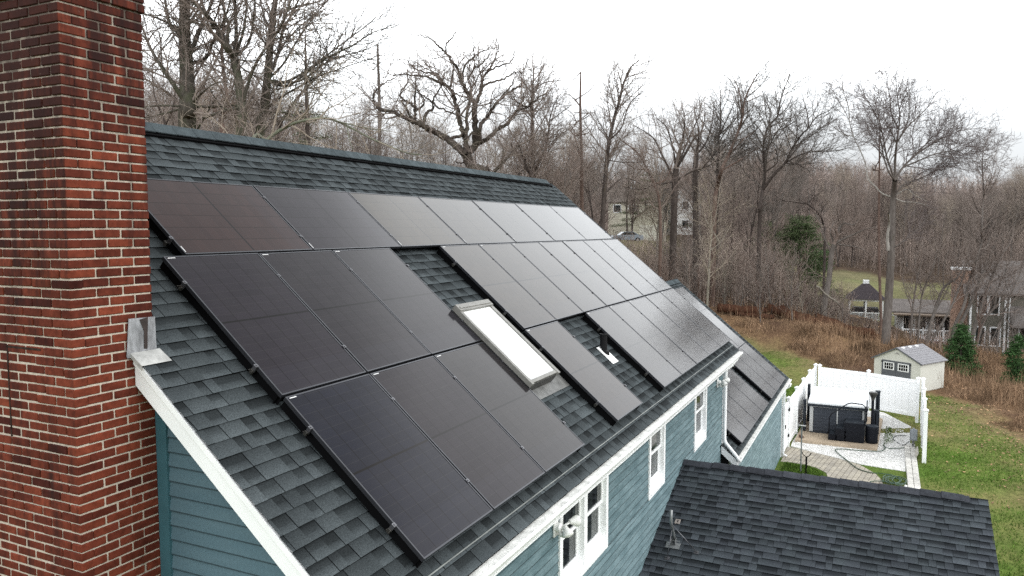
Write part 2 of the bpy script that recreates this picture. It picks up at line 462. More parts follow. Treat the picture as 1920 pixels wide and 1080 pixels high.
UL, UR_ = -.52, 13.45; VRIDGE, VE = -1.142, 4.905
def left_edge(v): return UL if v > 2.13 else -.335          # the roof stops against the chimney
Otop = rp(0, VRIDGE, 0)
roof = shingles('roof', Otop, PU, PD, PN, lambda v: left_edge(v + VRIDGE), UR_, VE - VRIDGE, .1435, M_SH, house, 11)
slab('roof_deck', Otop, PU, PD, PN, -.335, UR_ - .03, .02, 2.13 - VRIDGE, .05, M_BLACK, roof)
slab('roof_deck', Otop, PU, PD, PN, UL + .03, UR_ - .03, 2.13 - VRIDGE, VE - VRIDGE - .01, .05, M_BLACK, roof)
ND = np.array([0, ST, CT]); DD = np.array([0, CT, -ST])
slab('roof_deck', mirror(Otop), PU, DD, ND, UL, UR_, .02, VE - VRIDGE, .05, M_SH, roof, .004)
# ridge vent and cap shingles
def ridge_caps(name, p0, p1, slope, mat, parent, wing=.15, e=.145, seed=3, lift=.0, ha0=.012):
    r = np.random.default_rng(seed); p0 = np.array(p0, float); p1 = np.array(p1, float); L = np.linalg.norm(p1 - p0); d = (p1 - p0) / L
    s_ = np.cross(d, [0, 0, 1]); s_ /= np.linalg.norm(s_); P = []; T = []
    n = int(L / e)
    for i in range(n):
        a = p0 + d * i * e; b = a + d * (e + .02); t = math.exp(r.normal(0, .13))
        ha, hb = ha0 + r.normal(0, .0010), .006
        for sg in (-1, 1):
            prof = [(0, 0), (.04, -.008), (wing, -wing * math.tan(slope))]
            for k in range(2):
                (x0, z0_), (x1, z1_) = prof[k], prof[k + 1]
                q = [a + s_ * sg * x0 + np.array([0, 0, z0_ + ha + lift]), b + s_ * sg * x0 + np.array([0, 0, z0_ + hb + lift]),
                     b + s_ * sg * x1 + np.array([0, 0, z1_ + hb + lift]), a + s_ * sg * x1 + np.array([0, 0, z1_ + ha + lift])]
                P += q if sg > 0 else q[::-1]; T += [t] * 4
            x1, z1_ = prof[2]
            q = [a + s_ * sg * x1 + np.array([0, 0, z1_ + ha + lift]), b + s_ * sg * x1 + np.array([0, 0, z1_ + hb + lift]),
                 b + s_ * sg * x1 + np.array([0, 0, z1_ + hb + lift - .012]), a + s_ * sg * x1 + np.array([0, 0, z1_ + ha + lift - .012])]
            P += q; T += [t * .4] * 4
            for k in range(2):
                (x0, z0_), (x1, z1_) = prof[k], prof[k + 1]
                P += [a + s_ * sg * x0 + np.array([0, 0, z0_ + ha + lift]), a + s_ * sg * x1 + np.array([0, 0, z1_ + ha + lift]),
                      a + s_ * sg * x1 + np.array([0, 0, z1_ + lift - .004]), a + s_ * sg * x0 + np.array([0, 0, z0_ + lift - .004])]; T += [t * .5] * 4
    P = np.array(P); return mesh_np(name, P, np.arange(len(P)).reshape(-1, 4), mat, parent, tint=np.array(T))
ridge_caps('ridge_cap', (-.33, YR, ZR + .068), (UR_ - .25, YR, ZR + .068), TH, M_CAP, roof, .135, .29, 5, ha0=.010)
m = MB()
for sg in (-1, 1):
    Nn, Dd = (PN, PD) if sg < 0 else (ND, DD)
    O = np.array([0, YR, ZR])
    m.add([O + PU * a + Dd * b + Nn * h for a in (-.33, UR_ - .27) for b in (.0, .165) for h in (.034, -.003)],
          [(0, 1, 3, 2), (4, 6, 7, 5), (0, 4, 5, 1), (2, 3, 7, 6), (0, 2, 6, 4), (1, 5, 7, 3)])
m.build('ridge_vent', M_BLACK, roof)
# thin pale strip along the eave, between the shingles and the last panel row
m = MB(); q = []
m.add([rp(a, b, .020) for a in (UL + .02, UR_ - .02) for b in (4.722, 4.733)], [(0, 2, 3, 1)])
m.build('eave_strip', M_STRIP, roof)

# rake board of the near gable, soffit behind it
def plate(m, pts, n, th, t=1.0):
    pts = np.array(pts, float); n = np.asarray(n, float); k = len(pts)
    V = np.concatenate([pts, pts - n * th]); Fc = [tuple(range(k)), tuple(range(2 * k - 1, k - 1, -1))]
    for i in range(k): j = (i + 1) % k; Fc.append((i, k + i, k + j, j))
    m.add(V, Fc, t)
def yz(y): return ZR - (YR - y) * math.tan(TH)         # roof surface height on the front slope
yA, yB = -1.505, -3.70
m = MB(); xr = UL + .012
plate(m, [(xr, yA, yz(yA) - .02), (xr, yB, yz(yB) - .02), (xr, yB, yz(yB) - .235), (xr, yA, yz(yA) - .235)], (-1, 0, 0), .03)
plate(m, [(xr - .014, yA, yz(yA) - .012), (xr - .014, yB, yz(yB) - .012), (xr - .014, yB, yz(yB) - .07), (xr - .014, yA, yz(yA) - .07)], (-1, 0, 0), .012)
m.build('rake_board', M_WHITE, house)
XW = -.32
m = MB()
plate(m, [(xr + .03, yA, yz(yA) - .21), (XW, yA, yz(yA) - .21), (XW, yB, yz(yB) - .21), (xr + .03, yB, yz(yB) - .21)], (0, -ST, CT), .015)
m.build('soffit', M_WHITE, house)

# lap siding
def laps(name, origin, along, normal, mat, z0, z1, lim, e=.1165, parent=house, seed=1, proud=.017):
    """lim(z) -> list of (s0, s1) spans along the wall at that height"""
    r = np.random.default_rng(seed); P = []; T = []; o = np.array(origin, float); al = np.array(along, float); nn = np.array(normal, float)
    z = z0
    while z < z1:
        zt = min(z + e, z1)
        for (a0, a1), (b0, b1) in zip(lim(z), lim(zt)):
            t = math.exp(r.normal(0, .035)); j = r.normal(0, .0012)
            A = lambda s_, zz, d: o + al * s_ + nn * d + np.array([0, 0, zz])
            P += [A(a0, z + j + .010, proud - .001), A(a1, z + j + .010, proud - .001), A(b1, zt, .001), A(b0, zt, .001)]; T += [t] * 4
            P += [A(a0, z + j, proud), A(a1, z + j, proud), A(a1, z + j + .010, proud - .001), A(a0, z + j + .010, proud - .001)]; T += [t * .38] * 4  # lap shadow line painted in as a darker tint along the bottom edge
            P += [A(a0, z + j, proud), A(a0, z + j, 0), A(a1, z + j, 0), A(a1, z + j, proud)]; T += [t * .5] * 4  # underside tinted darker too, part of the painted lap shadow
        z = zt
    P = np.array(P); ob = mesh_np(name, P, np.arange(len(P)).reshape(-1, 4), mat, parent, tint=np.array(T)); return ob
YWL = -3.37
def gable_lim(z):
    # s runs along -Y from y=5.3
    yf = max(YR - (ZR - .19 - z) / math.tan(TH), YWL); return [(5.3 - min(2 * YR - yf, 5.3), 5.3 - yf)] if z < ZR - .2 else [(4.3, 4.3)]
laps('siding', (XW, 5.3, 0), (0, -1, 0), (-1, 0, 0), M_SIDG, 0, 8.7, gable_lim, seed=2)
m = MB(); m.bb((XW - .028, -1.62, 0), (XW, -1.508, yz(-1.56) - .2)); m.build('corner_board', simple('teal_trim', (.045, .115, .140), .5, .08), house)
WINS = [(3.36, 5.04, 3.70, 2), (7.03, 7.98, 3.68, 1), (10.22, 11.30, 3.60, 1)]
def front_lim(z):
    sp = []; x = XW
    for a, b, zb, k in WINS:
        if z >= zb: sp.append((x - XW, a - XW + .02)); x = b - .02
    sp.append((x - XW, 13.10 - XW)); return sp
def wall_bands(z0, z1):      # one band between each change of openings
    return sorted([z0] + [b[2] for b in WINS] + [z1])
zb = wall_bands(0, 5.05)
for i in range(len(zb) - 1):
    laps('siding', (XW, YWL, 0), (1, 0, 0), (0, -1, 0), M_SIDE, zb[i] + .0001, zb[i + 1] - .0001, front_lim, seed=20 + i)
m = MB(); m.bb((13.10, YWL - .03, 2.4), (13.20, YWL + .08, 5.02)); m.build('corner_board', M_WHITE, house)
m = MB(); m.bb((XW - .03, YWL - .03, 0), (XW + .09, YWL - .0, 5.02)); m.build('corner_board', M_WHITE, house)
# far gable, back wall (plain)
m = MB(); m.add([(13.1, YWL, 0), (13.1, 5.3, 0), (13.1, 5.3, 5.05), (13.1, YR, ZR - .2), (13.1, YWL, 5.05)], [(0, 1, 2, 3, 4)])
m.add([(XW, 5.3, 0), (13.1, 5.3, 0), (13.1, 5.3, 5.05), (XW, 5.3, 5.05)], [(0, 3, 2, 1)]); m.build('wall', M_SIDG, house)

# fascia, soffit and gutter along the eave
def gutter(u0, u1, ye, ze, parent, name='gutter'):
    """trough with a leaf guard; ye, ze: shingle edge"""
    m = MB()
    prof = [(ye - .002, ze - .02), (ye - .078, ze - .030), (ye - .088, ze - .036), (ye - .086, ze - .066), (ye - .070, ze - .085), (ye - .050, ze - .125), (ye - .01, ze - .128)]
    V = [(x, y, z) for x in (u0, u1) for y, z in prof]; n = len(prof)
    m.add(V, [(i, i + n, i + n + 1, i + 1) for i in range(1, n - 1)] + [tuple(range(n)), tuple(range(2 * n - 1, n - 1, -1))])
    m.bb((u0, ye - .004, ze - .18), (u1, ye + .014, ze - .03))                  # fascia board
    m.bb((u0 - .006, ye - .093, ze - .058), (u1 + .006, ye - .080, ze - .024))  # front lip
    g = m.build(name, M_WHITE, parent)
    k = MB(); nseg = 60; xs = np.linspace(u0 + .004, u1 - .004, nseg)
    r = np.random.default_rng(4)
    zz = ze - .021 + r.normal(0, .0022, nseg)
    for i in range(nseg - 1):
        k.quad((xs[i], ye + .01, zz[i] + .002), (xs[i + 1], ye + .01, zz[i + 1] + .002), (xs[i + 1], ye - .081, zz[i + 1] - .007), (xs[i], ye - .081, zz[i] - .007))
    k.build('leaf_guard', M_GUARD, g)
    return g
E_ = rp(0, VE, 0)
gut = gutter(UL + .02, UR_ - .02, E_[1], E_[2], house)
m = MB(); m.bb((UL + .05, E_[1], E_[2] - .205), (13.4, YWL, E_[2] - .19)); m.build('soffit', M_WHITE, house)

# windows: casing, sashes, panes, sill
def window(xa, xb, zb, zt, units, yw=YWL):
    m = MB(); c = .085; dpt = .032
    m.bb((xa, yw - dpt, zb), (xa + c, yw + .07, zt)); m.bb((xb - c, yw - dpt, zb), (xb, yw + .07, zt))
    m.bb((xa + c, yw - dpt + .002, zt - c), (xb - c, yw + .07, zt)); m.bb((xa + c, yw - dpt + .002, zb), (xb - c, yw + .07, zb + .10))
    wd = (xb - xa - 2 * c) / units
    for k in range(1, units): m.bb((xa + c + wd * k - .055, yw - dpt + .004, zb + .10), (xa + c + wd * k + .055, yw + .07, zt - c))
    w_ = m.build('window', M_WHITE, house)
    m = MB()      # sloping sill
    x0, x1 = xa + c + .001, xb - c - .001
    m.add([(x, y, z) for x in (x0, x1) for y, z in ((yw - dpt - .018, zb + .095), (yw + .085, zb + .155), (yw + .085, zb + .06), (yw - dpt - .018, zb + .06))],
          [(0, 4, 5, 1), (1, 5, 6, 2), (2, 6, 7, 3), (3, 7, 4, 0), (0, 1, 2, 3), (7, 6, 5, 4)])
    m.build('sill', M_WHITE, w_)
    for k in range(units):
        a = xa + c + wd * k + (.055 if k else 0); b = xa + c + wd * (k + 1) - (.055 if k < units - 1 else 0)
        zm = zb + (zt - zb) * .50
        for z0, z1, y, rb in ((zb + .14, zm + .025, yw + .055, .085), (zm - .025, zt - c, yw + .018, .045)):
            s_ = .046; m = MB()
            m.bb((a, y, z0), (a + s_, y + .035, z1)); m.bb((b - s_, y, z0), (b, y + .035, z1))
            m.bb((a + s_, y + .001, z0), (b - s_, y + .034, z0 + rb)); m.bb((a + s_, y + .001, z1 - .045), (b - s_, y + .034, z1))
            m.build('sash', M_WHITE, w_)
            m = MB(); m.bb((a + s_ - .002, y + .014, z0 + rb - .002), (b - s_ + .002, y + .02, z1 - .043)); m.build('pane', M_GLASS, w_)
for a, b, zb_, k in WINS: window(a, b, zb_, 5.0, k)

# downspout at the far corner, spilling on the lower roof
m = MB()
pts = [(13.27, -3.59, 5.0), (13.29, -3.585, 4.90), (13.27, -3.55, 4.83), (13.21, -3.49, 4.785), (13.15, -3.445, 4.74), (13.13, -3.435, 4.64), (13.13, -3.435, 3.14), (13.11, -3.47, 3.06), (13.06, -3.60, 2.935), (12.99, -3.75, 2.80), (12.98, -3.80, 2.72)]
m.tube(pts, .042, 8); m.build('downspout', M_WHITE, gut, True)

# chimney: every brick laid, mortar core behind
CX0, CX1, CY0, CY1 = -1.0, -.335, -1.505, .95
def brickwork():
    r = np.random.default_rng(9); m = MB(); ch = .0698; bl = .2135; jt = .0125
    z = 0.02; i = 0
    while z < 9.95:
        zc = z + (ch - jt) / 2
        top = z > 9.50; ex = .016 if top else 0
        x0, x1, y0, y1 = CX0 - ex, CX1 + ex, CY0 - ex, CY1 + ex
        far = z < 4.4
        def brick(c, s_, ax):
            t = float(np.clip(math.exp(r.normal(-.03, .24)), .35, 1.6))
            if r.random() < .05: t = r.uniform(.15, .4)
            s_ = list(s_)
            R = Matrix.Rotation(r.normal(0, .006), 3, 'Z') @ Matrix.Rotation(r.normal(0, .004), 3, 'X')
            c = np.array(c) + r.normal(0, .0012, 3)
            m.box(c, s_, np.array(R), t, 0 if far else .005)
        # face towards the eave (runs along X), one brick deep
        D = .10; odd = i % 2
        xs = x0 if odd == 0 else x0 + .1015 + jt / 2 - .0
        if odd: pass
        # rows wrap the corner: even rows start with a stretcher on this face, odd rows with the header of the other face
        x = x0 if not odd else x0 + .1015
        while x < x1 - .02:
            L = min(bl - jt, x1 - x)
            if x1 - (x + L + jt) < .05: L = x1 - x
            brick((x + L / 2, y0 + D / 2, zc), (L, D, ch - jt), 0); x += L + jt
        # outer face (runs along Y)
        y = y0 + (D + jt if not odd else 0.0)
        first = odd
        while y < y1 - .02:
            L = min(bl - jt if not first or True else .2, y1 - y)
            if y1 - (y + L + jt) < .05: L = y1 - y
            ym = y + L / 2; dx = 0
            if ym > -1.16 and ((8.25 < z < 9.32) or (6.36 < z < 7.03) or z < 5.70): dx = .006
            brick((x0 + .0508 + dx, ym, zc), (.1015, L, ch - jt), 1); y += L + jt
            first = False
        # inner face above the roof
        if z > 6.9:
            y = y0 + D + jt
            while y < y1 - .02:
                L = min(bl - jt, y1 - y); brick((x1 - .0508, y + L / 2, zc), (.1015, L, ch - jt), 1); y += L + jt
        z += ch; i += 1
    return m
chim = brickwork().build('chimney', M_BRICK, house)
m = MB(); m.bb((CX0 + .011, CY0 + .008, 0), (CX1 - .008, CY1 - .008, 9.519)); m.bb((CX0 - .005, CY0 - .008, 9.52), (CX1 + .008, CY1 + .008, 9.95)); m.build('mortar', M_MORT, chim)
m = MB(); m.bb((CX0 + .003, -.764, 6.36), (CX0 + .0115, -.754, 7.05)); m.bb((CX0 + .003, -1.15, 7.03), (CX0 + .0115, -.76, 7.045)); m.build('dark_joint', simple('dark_mortar', (.035, .024, .020), .9, .4, 20, 0, .05), chim)  # dark strips along the edges of the recess
# flashing where the stack meets the roof and the rake
m = MB(); yf = CY0 - .006
r_ = lambda x, y: yz(y)
zf = yz(CY0)
m.quad((-.575, yf, zf - .02), (CX1 + .02, yf, zf - .015), (CX1 + .015, yf, zf + .27), (-.555, yf, zf + .275))
m.quad((-.575, yf, zf - .02), (-.585, yf - .006, zf - .005), (-.555, yf - .006, zf + .275), (-.555, yf, zf + .275))
m.quad((CX1 + .02, yf, zf - .02), (CX1 + .02, yf + .3, zf + .24), (CX1 + .012, yf + .3, zf + .50), (CX1 + .012, yf, zf + .27))
fl = m.build('flashing', M_LEAD, chim)
m = MB(); m.add([(-.46, yf - .004, zf + .26), (-.385, yf - .004, zf + .272), (-.395, yf - .004, zf + .13), (-.40, yf - .004, zf + .03), (-.43, yf - .004, zf + .035), (-.425, yf - .004, zf + .17)], [(5, 4, 3, 2, 1, 0)]); m.build('tar_streak', M_LEADD, fl)
m = MB()
a, b = CY0 - .003, CY0 - .118
m.add([(-.548, a, yz(a) + .020), (CX1 + .05, a, yz(a) + .020), (CX1 + .065, b, yz(b) + .026), (-.54, b, yz(b) + .024), (-.550, a, yz(a) - .012), (-.542, b, yz(b) - .012)], [(3, 2, 1, 0), (0, 4, 5, 3)]); m.build('flashing_apron', simple('zinc_apron', (.33, .33, .315), .45, .3, 14, .1, .5), chim)

# skylight
m = MB(); SKU0, SKU1, SKV0, SKV1 = 3.765, 4.61, 2.35, 3.70; SH = .055
def rb(m, ua, ub, va, vb, ha, hb, t=1.0):
    V = [rp(u, v, h) for u in (ua, ub) for v in (va, vb) for h in (ha, hb)]
    m.add(V, [(0, 1, 3, 2), (4, 6, 7, 5), (0, 4, 5, 1), (2, 3, 7, 6), (0, 2, 6, 4), (1, 5, 7, 3)], t)
rb(m, SKU0, SKU1, SKV0, SKV1, -.02, .115 + SH); skl = m.build('skylight', M_DARKM, house)
m = MB()
rb(m, SKU0 - .012, SKU0 + .045, SKV0 + .085, SKV1 + .01, .09 + SH, .150 + SH); rb(m, SKU1 - .05, SKU1 + .012, SKV0 + .085, SKV1 + .01, .09 + SH, .150 + SH)
rb(m, SKU0 + .045, SKU1 - .05, SKV1 - .055, SKV1 - .01, .09 + SH, .143 + SH); rb(m, SKU0 - .012, SKU1 + .012, SKV0 - .02, SKV0 + .085, .09 + SH, .168 + SH)
rb(m, SKU0 + .02, SKU1 - .02, SKV0 + .025, SKV0 + .055, .168 + SH, .178 + SH)
m.build('skylight_frame', M_SKYFR, skl)
m = MB(); rb(m, SKU0 + .046, SKU1 - .051, SKV0 + .086, SKV1 - .056, .10 + SH, .132 + SH); m.build('skylight_glass', M_BLIND, skl)
m = MB(); rb(m, SKU0 + .046, SKU1 - .051, SKV1 - .085, SKV1 - .056, .133 + SH, .138 + SH); m.build('blind_bar', M_ALU, skl)
m = MB(); rb(m, SKU0 - .02, SKU0 - .002, SKV0 + .1, SKV1, .03 + SH, .048 + SH); m.build('gasket', M_DARKM, skl)
m = MB(); rb(m, SKU0 + .10, SKU1 + .36, SKV1 - .05, SKV1 + .155, .012, .022); m.build('skylight_flashing', simple('grey_flashing', (.13, .13, .125), .5, .4, 8), skl)

# plumbing vent with its boot
vb_ = rp(6.93, 3.60, 0)
m = MB(); m.lathe(vb_ - np.array([0, 0, .1]), [(.058, 0), (.055, .36), (.062, .362), (.062, .385), (.048, .387), (.048, .30)], 16); vp = m.build('vent_pipe', M_PIPE, house, False)
m = MB(); rb(m, 6.78, 7.04, 3.50, 3.86, .016, .024); m.build('vent_boot', M_TIN, vp)
m = MB(); m.lathe(vb_ + np.array([0, 0, -.03]), [(.115, -.02), (.085, .04), (.066, .075)], 14, PN * .6 + np.array([0, 0, .4])); m.build('vent_collar', M_PIPE, vp)

# ------------------------------------------------------------------ lower wing beyond the main block
WO = 1.94
def wp(u, v, h=0.0): return rp(u, v, h, WO)
WU0, WU1, WV0, WV1 = 12.98, 23.5, 1.36, 6.50
wr = shingles('roof', wp(0, WV0), PU, PD, PN, WU0, WU1, WV1 - WV0, .1435, M_SH, house, 31)
slab('roof_deck', wp(0, WV0), PU, PD, PN, WU0 + .02, WU1 - .02, .02, WV1 - WV0 - .01, .06, M_BLACK, wr)
WR0 = wp(0, WV0); WYR = WR0[1]; WZR = WR0[2]
slab('roof_deck', WR0, PU, DD, ND, WU0, WU1, .02, WV1 - WV0, .05, M_SH, wr, .004)
ridge_caps('ridge_cap', (13.15, WYR, WZR + .035), (WU1 - .02, WYR, WZR + .035), TH, M_CAP, wr, .15, .15, 6)
WE = wp(0, WV1)
wg = gutter(WU0 + .03, WU1 - .02, WE[1], WE[2], house)
WYW = WE[1] + .20
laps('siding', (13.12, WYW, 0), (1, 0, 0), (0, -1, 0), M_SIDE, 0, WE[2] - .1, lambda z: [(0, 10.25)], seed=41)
m = MB(); m.bb((13.05, WYW - .02, 0), (13.12, YWL + .02, WE[2] + .05)); m.build('wall', M_SIDE, house)
def wyz(y): return WZR - (WYR - y) * math.tan(TH)
m = MB()
plate(m, [(WU0 + .008, YWL - .03, wyz(YWL) - .03), (WU0 + .008, WE[1] - .02, wyz(WE[1]) - .01), (WU0 + .008, WE[1] - .02, wyz(WE[1]) - .2), (WU0 + .008, YWL - .03, wyz(YWL) - .2)], (-1, 0, 0), .02)
m.build('rake_board', M_WHITE, house)
m = MB()
plate(m, [(WU1 - .005, WYR, WZR - .03), (WU1 - .005, WYR, WZR - .22), (WU1 - .005, WE[1] - .02, wyz(WE[1]) - .2), (WU1 - .005, WE[1] - .02, wyz(WE[1]) - .01)], (1, 0, 0), .02)
m.build('rake_board', M_WHITE, house)
m = MB(); m.add([(23.3, WYW, 0), (23.3, 4.3, 0), (23.3, 4.3, 2.6), (23.3, WYR, WZR - .2), (23.3, WYW, 2.6)], [(0, 1, 2, 3, 4)])
m.add([(13.12, 4.3, 0), (23.3, 4.3, 0), (23.3, 4.3, 2.6), (13.12, 4.3, 2.6)], [(0, 3, 2, 1)]); m.build('wall', M_SIDG, house)
m = MB(); m.bb((23.2, WYW - .03, 0), (23.32, WYW - .0, 2.55)); m.build('corner_board', M_WHITE, house)
m = MB(); m.tube([(23.36, WE[1] - .07, WE[2] - .14), (23.36, WE[1] - .05, WE[2] - .24), (23.30, WYW - .09, WE[2] - .36), (23.28, WYW - .09, .12), (23.28, WYW - .22, .05)], .042, 8); m.build('downspout', M_WHITE, wg, True)

# ------------------------------------------------------------------ low gabled room in front (its ridge runs out from the wall)
PRX, PRZ, PSL = 9.42, 3.66, math.atan(.357)
pU = np.array([0, -1.0, 0]); pV = np.array([-math.cos(PSL), 0, -math.sin(PSL)]); pN = np.array([-math.sin(PSL), 0, math.cos(PSL)])
PLEN = 4.78
po = shingles('roof', (PRX, YWL - .015, PRZ), pU, pV, pN, 0.0, PLEN, 4.9, .1435, M_SHP, house, 51)
slab('roof_deck', (PRX, YWL - .015, PRZ), pU, pV, pN, 0, PLEN - .02, .02, 4.89, .06, M_BLACK, po)
pV2 = np.array([math.cos(PSL), 0, -math.sin(PSL)]); pN2 = np.array([math.sin(PSL), 0, math.cos(PSL)])
slab('roof_deck', (PRX, YWL - .015, PRZ), pU, pV2, pN2, 0, PLEN, .02, 3.6, .06, M_SHP, po, .004)
ridge_caps('ridge_cap', (PRX, YWL - .55, PRZ + .022), (PRX, YWL - PLEN + .32, PRZ + .022), PSL, M_CAPP, po, .155, .30, 8, ha0=.02)
ridge_caps('ridge_cap', (PRX, YWL - .02, PRZ + .012), (PRX, YWL - PLEN + .0, PRZ + .012), PSL, M_CAPP, po, .15, .30, 18)
m = MB(); m.bb((PRX - .13, YWL - .5, PRZ - .035), (PRX + .13, YWL - PLEN + .36, PRZ - .002)); m.build('ridge_vent', M_BLACK, po)
m = MB(); yy = YWL - PLEN + .25
m.add([(4.9, yy, 0), (12.6, yy, 0), (12.6, yy, 2.4), (PRX, yy, PRZ - .1), (4.9, yy, 1.95)], [(4, 3, 2, 1, 0)])
m.add([(5.1, YWL, 0), (5.1, yy, 0), (5.1, yy, 2.0), (5.1, YWL, 2.0)], [(0, 1, 2, 3)]); m.add([(12.4, YWL, 0), (12.4, yy, 0), (12.4, yy, 2.4), (12.4, YWL, 2.4)], [(3, 2, 1, 0)])
m.build('wall', M_SIDE, house)

# ================================================================== SOLAR PANELS
PW, PL, PT = 1.134, 1.722, .035
pf = MB(); fw = .014
for a, b, c, d in ((-PW / 2, -PW / 2 + fw, -PL / 2, PL / 2), (PW / 2 - fw, PW / 2, -PL / 2, PL / 2)): pf.bb((a, c, -PT), (b, d, 0))
for c, d in ((-PL / 2, -PL / 2 + fw), (PL / 2 - fw, PL / 2)): pf.bb((-PW / 2 + fw, c, -PT), (PW / 2 - fw, d, -.0005))
frame0 = pf.build('frame', M_FRAME); me_frame = frame0.data
g0 = MB().bb((-PW / 2 + fw, -PL / 2 + fw, -.012), (PW / 2 - fw, PL / 2 - fw, -.003)); glass0 = g0.build('glass', M_PV); me_glass = glass0.data
bk = MB().bb((-PW / 2 + fw + .001, -PL / 2 + fw + .001, -.016), (PW / 2 - fw - .001, PL / 2 - fw - .001, -.0125)); bk0 = bk.build('backsheet', M_BLACK); me_back = bk0.data
st0 = MB().bb((-PW / 2 + .035, PL / 2 - .026, -.0029), (-PW / 2 + .115, PL / 2 - .018, -.0022)).build('sticker', M_STICK); me_st = st0.data
cm = MB(); cm.box((0, 0, .004), (.040, .034, .005), None, 1, .0015); cm.box((0, 0, -.03), (.016, .036, .06)); cm.lathe((0, 0, .006), [(.008, 0), (.008, .006)], 8)
cl0 = cm.build('clamp', M_CLAMP); me_cl = cl0.data
ft = MB(); ft.box((.012, 0, -.062), (.016, .034, .044), None, 1, .003)
for k in (-1, 1): ft.box((-.008, k * .014, -.048), (.026, .006, .005))
ft0 = ft.build('rail_end', M_DARKM); me_ft = ft0.data
rl_len = {}
def rail_mesh(L):
    k = round(L, 3)
    if k not in rl_len:
        o = MB().box((0, 0, -.06), (L, .034, .046)).build('rail', M_BLACK); rl_len[k] = o.data; bpy.data.objects.remove(o)
    return rl_len[k]
def gap_shade_mesh(L):  # black strip added under panel edges to stand for the shade in the gap
    k = ('s', round(L, 3))
    if k not in rl_len:
        o = MB().box((0, 0, -.082), (.006, L, .09)).build('added_gap_shade', M_BLACK); rl_len[k] = o.data; bpy.data.objects.remove(o)
    return rl_len[k]
for o in (frame0, glass0, bk0, st0, cl0, ft0): bpy.data.objects.remove(o)
R_PORT = np.stack([PU, -PD, PN], 1)                   # local x along the roof, y up the slope
R_LAND = np.stack([-PD, -PU, PN], 1)                  # turned a quarter
def child(me, name, parent, loc=(0, 0, 0), rz=0.0):
    o = bpy.data.objects.new(name, me); COL.objects.link(o); o.parent = parent; o.location = loc; o.rotation_euler = (0, 0, rz); return o
def panel(u, v, land, off, label, group, first, last, cell=(.016, .013, .012)):
    w_, h_ = (PL, PW) if land else (PW, PL)
    c = PO + PU * (u + w_ / 2) + PD * (v + h_ / 2) - PN * off
    o = thing('solar_panel', c, label, 'solar panel', group)
    R = R_LAND if land else R_PORT
    jit = Matrix.Rotation(random.gauss(0, .0022), 3, 'X') @ Matrix.Rotation(random.gauss(0, .0022), 3, 'Y')
    o.rotation_mode = 'QUATERNION'; o.rotation_quaternion = (Matrix(R.tolist()) @ jit).to_quaternion()
    gl = child(me_glass, 'glass', o); child(me_frame, 'frame', o)
    gl.color = (*cell, 1); child(me_back, 'backsheet', o); child(me_st, 'sticker', o)
    # rails under the panel follow the roof, whatever way the panel is turned
    for f_ in (.2, .8):
        d = (f_ - .5) * h_
        rl = child(rail_mesh(w_ + .02), 'rail', o, (d, 0, 0) if land else (0, -d, 0), math.pi / 2 if land else 0)
        ends = [-w_ / 2 - .01] + ([w_ / 2 + .01] if last else [])
        for e in ends:
            loc = (d, -e, 0) if land else (e, -d, 0)
            child(me_cl, 'clamp', o, loc, math.pi / 2 if land else 0)
        if first or last:
            for e in ([-w_ / 2 + .03] if first else []) + ([w_ / 2 - .03] if last else []):
                if f_ < .5: child(gap_shade_mesh(h_), 'added_gap_shade', o, (0, -e, 0) if land else (e, 0, 0), math.pi / 2 if land else 0)
        if f_ > .5: child(gap_shade_mesh(w_), 'added_gap_shade', o, (h_ / 2 - .03, 0, 0) if land else (0, -h_ / 2 + .03, 0), 0 if land else math.pi / 2)
        if first:
            e = -w_ / 2 - .035; child(me_ft, 'rail_end', o, (d, -e, 0) if land else (e, -d, 0), math.pi / 2 if land else 0)
    return o
ORD = ['first', 'second', 'third', 'fourth', 'fifth', 'sixth', 'seventh']
S_, G_, L_ = 1.134, .0204, 1.7275
V1, V2, V3 = .003, 1.157, 2.905
GR = 'black solar panels on the main roof'
for k in range(7):
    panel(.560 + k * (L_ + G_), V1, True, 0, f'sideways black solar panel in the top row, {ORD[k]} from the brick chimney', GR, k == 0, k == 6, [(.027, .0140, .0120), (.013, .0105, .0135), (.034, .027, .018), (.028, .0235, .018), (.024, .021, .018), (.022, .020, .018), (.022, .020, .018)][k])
for k in range(3):
    panel(.298 + k * (S_ + G_), V2, False, 0, f'upright dark solar panel in the middle row, {ORD[k]} from the brick chimney', GR, k == 0, k == 2, [(.0105, .0080, .0115), (.0105, .0085, .0105), (.0120, .0105, .0125)][k])
for k in range(7):
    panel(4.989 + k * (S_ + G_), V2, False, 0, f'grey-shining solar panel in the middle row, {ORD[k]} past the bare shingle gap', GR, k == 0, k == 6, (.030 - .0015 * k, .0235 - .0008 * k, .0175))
for k in range(3):
    panel(.308 + k * (S_ + G_), V3, False, 0, f'dark solar panel in the lowest row on the main roof, {ORD[k]} from the gable', GR, k == 0, k == 2, [(.0040, .0052, .0110), (.0095, .0070, .0095), (.0135, .0115, .0115)][k])
panel(4.975, V3, False, 0, 'lone solar panel standing free between the skylight and the vent pipe', GR, True, True, (.025, .019, .016))
for k in range(5):
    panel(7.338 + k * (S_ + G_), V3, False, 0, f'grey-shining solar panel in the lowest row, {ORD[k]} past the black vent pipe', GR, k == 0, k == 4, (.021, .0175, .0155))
GW = 'black solar panels on the lower wing roof'
for k in range(4):
    panel(13.77 + k * (S_ + G_), 4.655, False, 1.8, f'solar panel low on the wing roof, {ORD[k]} from the white downspout', GW, k == 0, k == 3)
for k in range(3):
    panel(19.03 + k * (S_ + G_), 4.655, False, 1.8, f'solar panel low on the wing roof, {ORD[k]} past the black slot', GW, k == 0, k == 2)
